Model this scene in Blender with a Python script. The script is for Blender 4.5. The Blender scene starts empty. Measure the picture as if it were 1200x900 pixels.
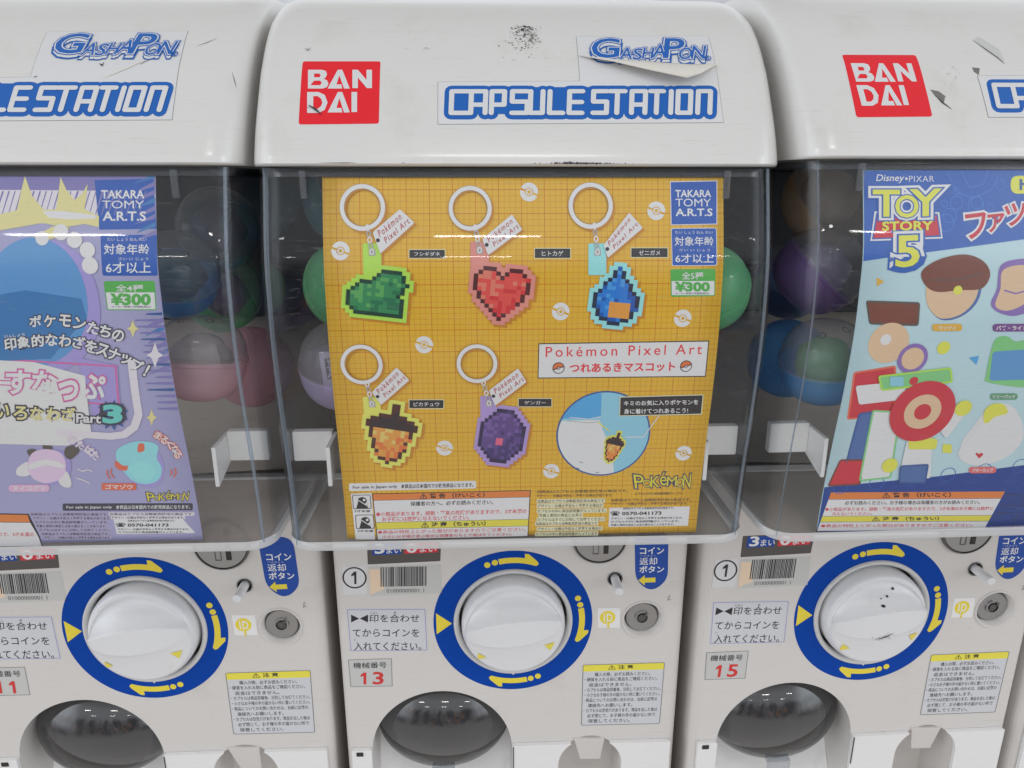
import bpy, bmesh, math, random
from mathutils import Vector, Matrix
from mathutils.geometry import tessellate_polygon
random.seed(7)
S = bpy.context.scene
COL = S.collection
PI = math.pi

# ------------------------------------------------------------------ camera, world, lamps, exposure
EYE = 1.20                       # camera height above the floor
FPX, PITCH, YAW = 836.74, 0.27721, 0.0010895
cam_d = bpy.data.cameras.new('camera')
cam = bpy.data.objects.new('camera', cam_d); COL.objects.link(cam)
cam.location = (0, 0, EYE)
cam.rotation_euler = (PI/2 - PITCH, 0, -YAW)
cam_d.sensor_width = 36; cam_d.lens = 36*FPX/1200
cam_d.clip_start = 0.01; cam_d.clip_end = 200
cam_d.dof.use_dof = False
S.camera = cam

W = bpy.data.worlds.new('World'); S.world = W; W.use_nodes = True
nt = W.node_tree; nt.nodes.clear()
def wn(t, **k):
    n = nt.nodes.new(t)
    for a, b in k.items(): setattr(n, a, b)
    return n
wo = wn('ShaderNodeOutputWorld'); bg = wn('ShaderNodeBackground')
tc = wn('ShaderNodeTexCoord'); sp = wn('ShaderNodeSeparateXYZ')
mr = wn('ShaderNodeMapRange'); mr.inputs[1].default_value = -1; mr.inputs[2].default_value = 1
rp = wn('ShaderNodeValToRGB')
nt.links.new(tc.outputs['Generated'], sp.inputs[0]); nt.links.new(sp.outputs[2], mr.inputs[0])
nt.links.new(mr.outputs[0], rp.inputs[0]); nt.links.new(rp.outputs[0], bg.inputs[0]); nt.links.new(bg.outputs[0], wo.inputs[0])
el = rp.color_ramp.elements
el[0].position = 0.0; el[0].color = (.44, .41, .38, 1)
el[1].position = 1.0; el[1].color = (.20, .195, .185, 1)
for p, c in ((.34, (.40, .385, .375, 1)), (.44, (.17, .167, .17, 1)), (.535, (.20, .205, .215, 1)), (.60, (.60, .63, .67, 1)), (.74, (.64, .66, .69, 1)), (.86, (.29, .285, .275, 1))):
    e = el.new(p); e.color = c
def wmath(op, x, y):
    q = wn('ShaderNodeMath', operation=op)
    for i, v in enumerate((x, y)):
        if isinstance(v, (int, float)): q.inputs[i].default_value = v
        else: nt.links.new(v, q.inputs[i])
    return q.outputs[0]
def wramp(x, a, b_, c=0.0, d=1.0):
    q = wn('ShaderNodeMapRange', interpolation_type='SMOOTHSTEP')
    for i, v in enumerate((a, b_, c, d)): q.inputs[i+1].default_value = v
    nt.links.new(x, q.inputs[0]); return q.outputs[0]
# people and shelves standing around in the shop: darker patches in the band about the horizon
no = wn('ShaderNodeTexNoise'); no.inputs['Scale'].default_value = 4.5; no.inputs['Detail'].default_value = 5
mpw = wn('ShaderNodeMapping'); mpw.inputs['Scale'].default_value = (1.6, 1.6, .55)
nt.links.new(tc.outputs['Generated'], mpw.inputs[0]); nt.links.new(mpw.outputs[0], no.inputs['Vector'])
band = wmath('MULTIPLY', wramp(sp.outputs[2], -.34, -.16), wramp(sp.outputs[2], .10, .30, 1, 0))
dark = wmath('SUBTRACT', 1.0, wmath('MULTIPLY', band, wramp(no.outputs[0], .42, .58, 0, .82)))
# added cool glow, low on either side behind the camera, lighting the fronts
ax = wmath('ABSOLUTE', sp.outputs[0], 0.0)
side = wmath('MULTIPLY', wmath('MULTIPLY', wramp(ax, .50, .80), wramp(sp.outputs[1], .15, -.15)), wmath('MULTIPLY', wramp(sp.outputs[2], -.25, .0), wramp(sp.outputs[2], .45, .70, 1, 0)))
glow = wn('ShaderNodeMix', data_type='RGBA', blend_type='ADD'); glow.inputs[7].default_value = (1.05, 1.14, 1.24, 1)
dk = wn('ShaderNodeMix', data_type='RGBA', blend_type='MULTIPLY'); dk.inputs[0].default_value = 1.0
nt.links.new(rp.outputs[0], dk.inputs[6]); nt.links.new(dark, dk.inputs[7])
nt.links.new(side, glow.inputs[0]); nt.links.new(dk.outputs[2], glow.inputs[6]); 
no2 = wn('ShaderNodeTexNoise'); no2.inputs['Scale'].default_value = 7; no2.inputs['Detail'].default_value = 3; nt.links.new(mpw.outputs[0], no2.inputs['Vector'])
warm = wn('ShaderNodeMix', data_type='RGBA', blend_type='ADD'); warm.inputs[7].default_value = (.34, .15, .05, 1)
nt.links.new(wmath('MULTIPLY', band, wramp(no2.outputs[0], .56, .66)), warm.inputs[0])
nt.links.new(glow.outputs[2], warm.inputs[6]); nt.links.new(warm.outputs[2], bg.inputs[0])
bg.inputs[1].default_value = 0.80

def lamp(name, loc, rot, sx, sy, power, color):
    d = bpy.data.lights.new(name, 'AREA'); d.shape = 'RECTANGLE'; d.size = sx; d.size_y = sy
    d.energy = power; d.color = color
    o = bpy.data.objects.new(name, d); COL.objects.link(o); o.location = loc; o.rotation_euler = rot
    return o
LAMPS = []
for ry, rz in ((-1.2, 2.75), (-3.2, 2.75), (-5.4, 2.75)):
    for rx in (-2.2, 0.15, 2.5):
        LAMPS.append(lamp('ceiling_lamp', (rx, ry, rz), (0, 0, 0), 0.62, 0.09, 3.2, (1.0, .975, .94)))
S.view_settings.view_transform = 'Standard'; S.view_settings.look = 'None'
S.view_settings.exposure = 0.74; S.view_settings.gamma = 1.0
S.render.engine = 'CYCLES'
S.cycles.use_denoising = True
S.cycles.max_bounces = 14; S.cycles.transparent_max_bounces = 24
S.cycles.glossy_bounces = 4; S.cycles.diffuse_bounces = 4; S.cycles.transmission_bounces = 8
S.cycles.caustics_reflective = False; S.cycles.caustics_refractive = False
S.cycles.sample_clamp_indirect = 4

# ------------------------------------------------------------------ machine frames (metres): x right, D away from camera, H below the eye
PIV, HB, DB = .5, .92, .48245
FRAMES = {'C': (0., 0., .03839, 0.), 'L': (-.28001, -.01021, .0409, -.00053), 'R': (.27999, .00598, .0588, -.00378)}
class Frame:
    def __init__(s, m): s.tx, s.ty, s.r, s.tz = FRAMES[m]; s.m = m
    def world(s, x, D, H):
        D -= PIV; c, n = math.cos(s.r), math.sin(s.r)
        return Vector((c*x - n*D + s.tx, n*x + c*D + s.ty + PIV, EYE - H - s.tz))
    def ray(s, px, py):                       # sight line of a photo reading, in this machine's own frame
        x, y = (px-600)/FPX, (py-450)/FPX
        c, n = math.cos(PITCH), math.sin(PITCH)
        d = [x, c - y*n, n + y*c]
        cy, sy = math.cos(YAW), math.sin(YAW)
        d[0], d[1] = cy*d[0] + sy*d[1], -sy*d[0] + cy*d[1]
        c, n = math.cos(s.r), math.sin(s.r)
        o = [-s.tx, -s.ty-PIV, -s.tz]
        o = [c*o[0]+n*o[1], -n*o[0]+c*o[1]+PIV, o[2]]
        d = [c*d[0]+n*d[1], -n*d[0]+c*d[1], d[2]]
        return o, d
    def hit(s, px, py, D):
        o, d = s.ray(px, py); t = (D-o[1])/d[1]
        return (o[0]+t*d[0], o[2]+t*d[2])
F = {m: Frame(m) for m in 'CLR'}

def catmull(pts, n):
    out = []
    P = [tuple(2*pts[0][k]-pts[1][k] for k in (0, 1))] + list(pts) + [tuple(2*pts[-1][k]-pts[-2][k] for k in (0, 1))]
    for i in range(1, len(P)-2):
        for j in range(n):
            t = j/n
            out.append(tuple(.5*(2*P[i][k] + (P[i+1][k]-P[i-1][k])*t + (2*P[i-1][k]-5*P[i][k]+4*P[i+1][k]-P[i+2][k])*t*t
                                 + (-P[i-1][k]+3*P[i][k]-3*P[i+1][k]+P[i+2][k])*t**3) for k in (0, 1)))
    out.append(tuple(pts[-1])); return out
LIDP = catmull([(.3778, -.0085), (.3797, -.014), (.3866, -.028), (.4005, -.05), (.4077, -.0595), (.4227, -.0755), (.442, -.0897), (.466, -.1012), (.50, -.1095), (.56, -.1135), (.64, -.115)], 8)
CARDP = catmull([(.3875, -.012), (.3845, -.002), (.3742, .037), (.3722, .059), (.3718, .082), (.3742, .112), (.3788, .146), (.3824, .176), (.3842, .203), (.3850, .213)], 8)
def arclen(P):
    s = [0]
    for a, b in zip(P, P[1:]): s.append(s[-1] + math.dist(a, b))
    return s
LIDS = arclen(LIDP)
def lerp_tab(xs, P, x):
    lo, hi = 0, len(xs)-2
    while lo < hi:
        m = (lo+hi+1)//2
        if xs[m] <= x: lo = m
        else: hi = m-1
    t = (x-xs[lo])/(xs[lo+1]-xs[lo])
    return tuple(P[lo][k]*(1-t)+P[lo+1][k]*t for k in range(2)), lo
def lid_at(s, lift=0):
    p, i = lerp_tab(LIDS, LIDP, s)
    def nrm(j):
        j = max(0, min(len(LIDP)-2, j)); a, b = LIDP[j], LIDP[j+1]
        tx, tz = b[0]-a[0], b[1]-a[1]; l = math.hypot(tx, tz); return (tz/l, -tx/l)
    n = nrm(i); return (p[0]+n[0]*lift, p[1]+n[1]*lift)
CARDH = [p[1] for p in CARDP]
def card_D(H): return lerp_tab(CARDH, CARDP, H)[0][0]
def bis(f, a, b):
    for _ in range(48):
        m = (a+b)/2
        if f(m) < 0: a = m
        else: b = m
    return (a+b)/2
def read_card(m):
    def g(px, py):
        o, d = F[m].ray(px, py)
        t = bis(lambda t: o[1]+t*d[1] - card_D(max(-.02, min(.23, o[2]+t*d[2]))), .2, .8)
        return (o[0]+t*d[0], -(o[2]+t*d[2]))
    return g
def read_lid(m):
    def g(px, py):
        o, d = F[m].ray(px, py)
        def D_of(H):
            if H > LIDP[0][1]: return LIDP[0][0]
            for a, b in zip(LIDP, LIDP[1:]):
                if b[1] <= H <= a[1]: return a[0] + (b[0]-a[0])*(H-a[1])/(b[1]-a[1])
            return 9
        t = bis(lambda t: o[1]+t*d[1] - D_of(o[2]+t*d[2]), .2, .9)
        H = o[2]+t*d[2]
        for i, (a, b) in enumerate(zip(LIDP, LIDP[1:])):
            if b[1] <= H <= a[1]: s = LIDS[i] + (LIDS[i+1]-LIDS[i])*(H-a[1])/(b[1]-a[1]); break
        else: s = 0
        return (o[0]+t*d[0], s)
    return g
def read_body(m, D=DB):
    def g(px, py):
        x, H = F[m].hit(px, py, D); return (x, -H)
    return g
def conv_card(u, w, lift): return (u, card_D(-w)-lift, -w)
def conv_lid(u, w, lift):
    D, H = lid_at(w, lift); return (u, D, H)
def conv_plane(D): return lambda u, w, lift: (u, D-lift, -w)

# ------------------------------------------------------------------ materials
def lin(c):
    c /= 255
    return c/12.92 if c <= .04045 else ((c+.055)/1.055)**2.4
def rgb(r, g, b, k=1.0): return tuple(min(.86, lin(v)*k) for v in (r, g, b)) + (1,)
MATS = {}
def newmat(name):
    m = bpy.data.materials.new(name); m.use_nodes = True; MATS[name] = m
    return m, m.node_tree, m.node_tree.nodes['Principled BSDF']
def plain(name, c, rough=.45, spec=.5, metal=0, coat=0):
    m, t, b = newmat(name)
    b.inputs['Base Color'].default_value = c; b.inputs['Roughness'].default_value = rough
    b.inputs['Specular IOR Level'].default_value = spec; b.inputs['Metallic'].default_value = metal
    b.inputs['Coat Weight'].default_value = coat; b.inputs['Coat Roughness'].default_value = .08
    return m
def worn(name, c, c2, rough, scale=35, thresh=.62, coat=.0, bump=.012):
    """moulded plastic: faint blotches of grime, scuffed gloss, slight orange peel"""
    m, t, b = newmat(name)
    N = t.nodes.new; L = t.links.new
    tcn = N('ShaderNodeTexCoord')
    n1 = N('ShaderNodeTexNoise'); n1.inputs['Scale'].default_value = scale; n1.inputs['Detail'].default_value = 8; n1.inputs['Roughness'].default_value = .7
    n2 = N('ShaderNodeTexNoise'); n2.inputs['Scale'].default_value = 420; n2.inputs['Detail'].default_value = 3
    n3 = N('ShaderNodeTexNoise'); n3.inputs['Scale'].default_value = 9; n3.inputs['Detail'].default_value = 5
    for n in (n1, n2, n3): L(tcn.outputs['Object'], n.inputs['Vector'])
    r = N('ShaderNodeValToRGB'); r.color_ramp.elements[0].position = thresh; r.color_ramp.elements[0].color = (0, 0, 0, 1)
    r.color_ramp.elements[1].position = min(1, thresh+.2); r.color_ramp.elements[1].color = (1, 1, 1, 1)
    L(n1.outputs[0], r.inputs[0])
    mx = N('ShaderNodeMix'); mx.data_type = 'RGBA'; mx.inputs[6].default_value = c; mx.inputs[7].default_value = c2
    L(r.outputs[0], mx.inputs[0]); L(mx.outputs[2], b.inputs['Base Color'])
    m2 = N('ShaderNodeMapRange'); m2.inputs[1].default_value = .3; m2.inputs[2].default_value = .7
    m2.inputs[3].default_value = rough-.06; m2.inputs[4].default_value = rough+.1
    L(n3.outputs[0], m2.inputs[0]); L(m2.outputs[0], b.inputs['Roughness'])
    mp = N('ShaderNodeMapping'); mp.inputs['Scale'].default_value = (14, 14, 190); mp.inputs['Rotation'].default_value = (.15, .5, .2)
    n4 = N('ShaderNodeTexNoise'); n4.inputs['Scale'].default_value = 5; n4.inputs['Detail'].default_value = 7; L(tcn.outputs['Object'], mp.inputs[0]); L(mp.outputs[0], n4.inputs['Vector'])
    m4 = N('ShaderNodeMapRange'); m4.inputs[1].default_value = .60; m4.inputs[2].default_value = .74; m4.inputs[3].default_value = 0; m4.inputs[4].default_value = .28; L(n4.outputs[0], m4.inputs[0])
    mx4 = N('ShaderNodeMix'); mx4.data_type = 'RGBA'; mx4.inputs[7].default_value = tuple(v*.80 for v in c2[:3])+(1,)
    L(m4.outputs[0], mx4.inputs[0]); L(mx.outputs[2], mx4.inputs[6]); L(mx4.outputs[2], b.inputs['Base Color'])
    bp = N('ShaderNodeBump'); bp.inputs['Strength'].default_value = bump*4; bp.inputs['Distance'].default_value = .0006
    L(n2.outputs[0], bp.inputs['Height']); L(bp.outputs[0], b.inputs['Normal'])
    b.inputs['Coat Weight'].default_value = coat; b.inputs['Coat Roughness'].default_value = .12
    return m
def clear(name, tint, edge, gloss_rough=.03, ior=1.45, haze=.0, hazecol=(.7, .72, .75, 1), scratch=True):
    """clear moulded plastic: see-through face on, denser at grazing angles, Fresnel reflections, fine scratches"""
    m, t, b = newmat(name); t.nodes.remove(b)
    N = t.nodes.new; L = t.links.new
    out = t.nodes['Material Output']
    tr = N('ShaderNodeBsdfTransparent'); gl = N('ShaderNodeBsdfGlossy'); gl.inputs['Roughness'].default_value = gloss_rough
    lw = N('ShaderNodeLayerWeight'); lw.inputs['Blend'].default_value = .5
    def mth(op, x, y):
        q = N('ShaderNodeMath'); q.operation = op; L(x, q.inputs[0]); q.inputs[1].default_value = y; return q.outputs[0]
    mx = N('ShaderNodeMix'); mx.data_type = 'RGBA'; mx.inputs[6].default_value = tint; mx.inputs[7].default_value = edge
    L(mth('POWER', lw.outputs['Facing'], 3.6), mx.inputs[0]); L(mx.outputs[2], tr.inputs[0])
    f0 = ((ior-1)/(ior+1))**2
    fr = mth('MULTIPLY_ADD', mth('POWER', lw.outputs['Facing'], 5.0), 1-f0); fr.node.inputs[2].default_value = f0
    ms = N('ShaderNodeMixShader'); L(fr, ms.inputs[0]); L(tr.outputs[0], ms.inputs[1]); L(gl.outputs[0], ms.inputs[2])
    df = N('ShaderNodeBsdfDiffuse'); df.inputs[0].default_value = hazecol
    mh = N('ShaderNodeMixShader'); L(ms.outputs[0], mh.inputs[1]); L(df.outputs[0], mh.inputs[2])
    mh.inputs[0].default_value = haze
    if scratch:
        tcn = N('ShaderNodeTexCoord'); mp = N('ShaderNodeMapping'); mp.inputs['Scale'].default_value = (18, 18, 260); mp.inputs['Rotation'].default_value = (.2, .9, .3)
        n = N('ShaderNodeTexNoise'); n.inputs['Scale'].default_value = 6; n.inputs['Detail'].default_value = 6
        L(tcn.outputs['Object'], mp.inputs[0]); L(mp.outputs[0], n.inputs['Vector'])
        mr_ = N('ShaderNodeMapRange'); mr_.inputs[1].default_value = .62; mr_.inputs[2].default_value = .8; mr_.inputs[3].default_value = haze; mr_.inputs[4].default_value = haze+.14
        L(n.outputs[0], mr_.inputs[0]); L(mr_.outputs[0], mh.inputs[0])
    L(mh.outputs[0], out.inputs['Surface'])
    return m

K = 1.72
worn('lid_plastic', (.745, .735, .715, 1), (.68, .66, .62, 1), .2, coat=.25, scale=22, thresh=.58)
worn('body_plastic', (.70, .672, .645, 1), (.61, .575, .535, 1), .34, coat=.05, scale=16, thresh=.56)
worn('panel_plastic', (.86, .85, .845, 1), (.70, .68, .65, 1), .36, scale=20, thresh=.58)
worn('knob_plastic', (.80, .81, .83, 1), (.72, .69, .64, 1), .28, scale=30, thresh=.6, coat=.15)
plain('rim_plastic', (.66, .655, .65, 1), .35)
plain('bracket_plastic', (.78, .78, .77, 1), .4)
worn('inner_plastic', (.040, .044, .050, 1), (.022, .027, .033, 1), .55, scale=14, thresh=.45)
worn('hopper_plastic', (.52, .46, .40, 1), (.34, .285, .235, 1), .5, scale=14, thresh=.5)
clear('case_plastic', (.997, .998, .999, 1), (.30, .36, .43, 1), haze=.003, ior=1.36)
clear('case_edge', (.80, .83, .86, 1), (.45, .5, .55, 1), haze=.60, hazecol=(.86, .86, .86, 1), scratch=False, gloss_rough=.1)
clear('case_base', (.60, .58, .56, 1), (.4, .4, .4, 1), haze=.80, hazecol=(.56, .50, .45, 1), scratch=False, gloss_rough=.15)
clear('highlight_plastic', (.72, .78, .85, 1), (.35, .42, .5, 1), haze=.18, hazecol=(.62, .68, .75, 1), scratch=False, gloss_rough=.1)
plain('flange_plastic', (.020, .026, .033, 1), .2, coat=.0)
clear('clear_tab', (.86, .88, .9, 1), (.5, .54, .58, 1), haze=.07, scratch=False)
clear('smoke_plastic', (.22, .225, .24, 1), (.06, .065, .07, 1), gloss_rough=.04, ior=2.0, haze=.02, hazecol=(.4, .4, .4, 1), scratch=False)
plain('dark_gap', (.03, .025, .022, 1), .6)
plain('metal', (.42, .42, .42, 1), .32, metal=1)
plain('metal_dark', (.16, .16, .16, 1), .4, metal=1)
plain('black', rgb(28, 27, 30), .5)
plain('ink', rgb(42, 40, 46), .5)
plain('white_print', rgb(203, 200, 200, K), .4)
plain('sticker_white', (.735, .74, .75, 1), .3, coat=.3)
plain('sticker_grey', (.60, .60, .585, 1), .4)
plain('label_white', (.66, .67, .70, 1), .35)
plain('sticker_red', rgb(216, 30, 44, 1.25), .22, coat=.4)
plain('sticker_blue', rgb(20, 88, 166, 1.3), .22, coat=.4)
plain('ring_blue', (.001, .058, .38, 1), .42, .12)
plain('arrow_yellow', rgb(238, 194, 58, 1.3), .4)
plain('faded_yellow', rgb(232, 198, 74, 1.3), .5)
plain('num_red', rgb(196, 48, 48, 1.25), .4)
plain('btn_blue', rgb(14, 66, 150, 1.25), .35)
plain('line_grey', rgb(120, 118, 118), .5)
plain('torn_paper', rgb(206, 184, 160, 1.4), .8)
plain('dark_label', rgb(88, 84, 82), .4)
plain('scuff', rgb(120, 116, 112), .7)
plain('smudge', rgb(62, 60, 60), .8)
plain('folded_paper', rgb(196, 192, 184, 1.4), .6)
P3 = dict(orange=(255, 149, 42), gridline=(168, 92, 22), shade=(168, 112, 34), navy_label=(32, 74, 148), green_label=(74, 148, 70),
          grey_white=(190, 186, 186), ring_print=(206, 202, 196), ring_shadow=(140, 108, 62), chain=(150, 146, 142),
          tagred=(150, 60, 64), darktag=(38, 34, 36), title_red=(190, 50, 56), ball_red=(222, 96, 50), warn_orange=(206, 108, 52),
          warn_yellow=(204, 178, 62), warn_red=(176, 70, 78), sky=(120, 170, 212), denim=(70, 140, 190), cloth=(188, 188, 188), navy=(50, 78, 128),
          halo_green=(150, 196, 72), g0=(24, 56, 44), g1=(48, 116, 74), g2=(78, 140, 78), g3=(36, 96, 66),
          halo_red=(226, 120, 110), r0=(70, 26, 30), r1=(206, 66, 60), r2=(222, 104, 86), r3=(176, 42, 46),
          halo_blue=(128, 190, 214), b0=(28, 40, 62), b1=(34, 104, 178), b2=(62, 130, 196), b3=(26, 76, 146),
          halo_yel=(232, 206, 88), o0=(66, 34, 28), o1=(218, 130, 60), o2=(230, 164, 92), o3=(190, 98, 52), cap=(44, 32, 36),
          halo_pur=(148, 126, 176), p0=(40, 30, 62), p1=(78, 58, 112), p2=(98, 74, 132), p3=(58, 44, 92), pink=(218, 84, 112),
          logo_yellow=(216, 176, 52), logo_edge=(62, 60, 84), emblem=(220, 196, 158),
          lav=(140, 138, 170), violet=(108, 102, 150), violet2=(138, 128, 178), pale_lav=(196, 182, 216), pale_yel=(214, 180, 126), big_blue=(80, 128, 174), deep_blue=(56, 104, 152),
          cream=(206, 196, 186), magenta=(176, 92, 140), teal=(92, 172, 164), cyan_toy=(124, 182, 204), pink_toy=(212, 166, 188), brown_toy=(78, 72, 66), rust=(196, 92, 70), labelpink=(208, 150, 176),
          sky_pale=(158, 182, 220), sky_deep=(42, 82, 152), sky_navy=(24, 54, 120), toy_brown=(104, 58, 46), toy_tan=(206, 160, 130), toy_red=(172, 44, 56), toy_green=(110, 170, 110), toy_purple=(116, 92, 150),
          jean=(66, 92, 140), white_toy=(212, 214, 212), sky_line=(64, 108, 176), lab_orange=(218, 148, 62), lab_purple=(104, 66, 120), lab_green=(84, 132, 100), lab_red=(210, 92, 92), yellow_toy=(228, 192, 72), fineprint=(96, 78, 62), fine_white=(222, 208, 188), strip_dark=(56, 54, 66), fine_grey=(150, 142, 168))
for k_, v_ in P3.items(): plain(k_, rgb(*v_, K), .42, .4)
# printed grid on the orange card
def grid_card():
    m = MATS['orange']; t = m.node_tree; b = t.nodes['Principled BSDF']
    N = t.nodes.new; L = t.links.new
    tcn = N('ShaderNodeTexCoord'); sx = N('ShaderNodeSeparateXYZ'); L(tcn.outputs['Object'], sx.inputs[0])
    def lines(sock, period, width, off):
        a = N('ShaderNodeMath'); a.operation = 'ADD'; a.inputs[1].default_value = off; L(sock, a.inputs[0])
        d = N('ShaderNodeMath'); d.operation = 'DIVIDE'; d.inputs[1].default_value = period; L(a.outputs[0], d.inputs[0])
        f = N('ShaderNodeMath'); f.operation = 'FRACT'; L(d.outputs[0], f.inputs[0])
        l = N('ShaderNodeMath'); l.operation = 'LESS_THAN'; l.inputs[1].default_value = width/period; L(f.outputs[0], l.inputs[0])
        return l.outputs[0]
    def mul(s, k):
        a = N('ShaderNodeMath'); a.operation = 'MULTIPLY'; a.inputs[1].default_value = k; L(s, a.inputs[0]); return a.outputs[0]
    def mx(a, c):
        q = N('ShaderNodeMath'); q.operation = 'MAXIMUM'; L(a, q.inputs[0]); L(c, q.inputs[1]); return q.outputs[0]
    fine = mx(lines(sx.outputs[0], .00297, .00030, 1), lines(sx.outputs[2], .00297, .00030, 1))
    bold = mx(lines(sx.outputs[0], .01188, .00042, 1), lines(sx.outputs[2], .01188, .00042, 1))
    fac = mx(mul(fine, .5), mul(bold, .85))
    q = N('ShaderNodeMix'); q.data_type = 'RGBA'; q.inputs[6].default_value = rgb(*P3['orange'], K); q.inputs[7].default_value = rgb(*P3['gridline'], K)
    L(fac, q.inputs[0]); L(q.outputs[2], b.inputs['Base Color'])
grid_card()

# ------------------------------------------------------------------ object helpers
class Org:                                     # where a thing's Empty stands: frame + origin
    def __init__(s, m, x, D, H): s.f = F[m]; s.o = (x, D, H)
    def loc(s): return s.f.world(*s.o)
    def L(s, p): return (p[0]-s.o[0], p[1]-s.o[1], s.o[2]-p[2])
def empty(name, org, label, cat, group=None):
    o = bpy.data.objects.new(name, None); COL.objects.link(o)
    o.location = org.loc(); o.rotation_euler = (0, 0, org.f.r); o.empty_display_size = .02
    o['label'] = label; o['category'] = cat
    if group: o['group'] = group
    return o
def mesh(name, V, FC, mats, parent, org, idx=None, smooth=False, label=None, autosmooth=None):
    me = bpy.data.meshes.new(name)
    me.from_pydata([org.L(v) for v in V], [], FC)
    for m in (mats if isinstance(mats, (list, tuple)) else [mats]): me.materials.append(MATS[m])
    if idx: me.polygons.foreach_set('material_index', idx)
    if smooth: me.polygons.foreach_set('use_smooth', [True]*len(me.polygons))
    me.update()
    bm = bmesh.new(); bm.from_mesh(me)
    if not name.startswith('~'): pass
    bm.to_mesh(me); bm.free()
    if smooth and autosmooth: me.set_sharp_from_angle(angle=autosmooth)
    o = bpy.data.objects.new(name, me); COL.objects.link(o); o.parent = parent
    if label: o['label'] = label
    return o
class MB:
    def __init__(s): s.V = []; s.F = []; s.M = []
    def add(s, V, Fc, m=0):
        b = len(s.V); s.V += V; s.F += [tuple(b+i for i in f) for f in Fc]; s.M += [m]*len(Fc)
    def box(s, x0, x1, d0, d1, h0, h1, m=0, b=0.0):
        if b <= 0:
            V = [(x, d, h) for h in (h0, h1) for d in (d0, d1) for x in (x0, x1)]
            s.add(V, [(0, 1, 3, 2), (4, 6, 7, 5), (0, 4, 5, 1), (1, 5, 7, 3), (3, 7, 6, 2), (2, 6, 4, 0)], m); return
        bm = bmesh.new(); bmesh.ops.create_cube(bm, size=1)
        for v in bm.verts: v.co = Vector(((x0+x1)/2+v.co.x*(x1-x0), (d0+d1)/2+v.co.y*(d1-d0), (h0+h1)/2+v.co.z*(h1-h0)))
        bmesh.ops.bevel(bm, geom=list(bm.edges), offset=b, segments=2, affect='EDGES', profile=.7)
        bm.normal_update()
        s.add([tuple(v.co) for v in bm.verts], [tuple(v.index for v in reversed(f.verts)) for f in bm.faces], m); bm.free()
    def rings(s, R, m=0, cap0=False, cap1=False, closed=True):
        n = len(R[0]); V = [p for r in R for p in r]; Fc = []
        for i in range(len(R)-1):
            for j in range(n if closed else n-1):
                k = (j+1) % n; Fc.append((i*n+j, i*n+k, (i+1)*n+k, (i+1)*n+j))
        if cap0: Fc.append(tuple(reversed(range(n))))
        if cap1: Fc.append(tuple((len(R)-1)*n+j for j in range(n)))
        s.add(V, Fc, m)
    def build(s, name, mats, parent, org, smooth=False, auto=None, label=None):
        return mesh(name, s.V, s.F, mats, parent, org, s.M, smooth, label, auto)
def circ(cx, cz, r, n=48, rz=None, a0=0, a1=2*PI):
    full = abs(a1-a0-2*PI) < 1e-6
    k = n if full else n+1
    return [(cx+r*math.cos(a0+(a1-a0)*i/n), cz+(rz or r)*math.sin(a0+(a1-a0)*i/n)) for i in range(k)]
def disc_rings(cx, cH, prof, n=64, rx=1, rz=1):
    """profile [(radius, D)] swept about the D axis"""
    return [[(cx+r*rx*math.cos(2*PI*i/n), D, cH-r*rz*math.sin(2*PI*i/n)) for i in range(n)] for r, D in prof]

# ------------------------------------------------------------------ lettering
_tc = bpy.data.curves.new('lettering', 'FONT'); _to = bpy.data.objects.new('lettering', _tc); COL.objects.link(_to)
_tc.resolution_u = 3
TXT = {}
def glyphs(s, off=0.0, sp=1.0):
    k = (s, round(off, 4), sp)
    if k not in TXT:
        _tc.body = s; _tc.offset = off; _tc.space_character = sp
        bpy.context.view_layer.update()
        dg = bpy.context.evaluated_depsgraph_get()
        me = bpy.data.meshes.new_from_object(_to.evaluated_get(dg))
        V = [(v.co.x, v.co.y) for v in me.vertices]; Fc = [tuple(p.vertices) for p in me.polygons]
        bpy.data.meshes.remove(me); TXT[k] = (V, Fc)
    return TXT[k]
def area2(pts): return sum(a[0]*b[1]-b[0]*a[1] for a, b in zip(pts, pts[1:]+pts[:1]))

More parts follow.
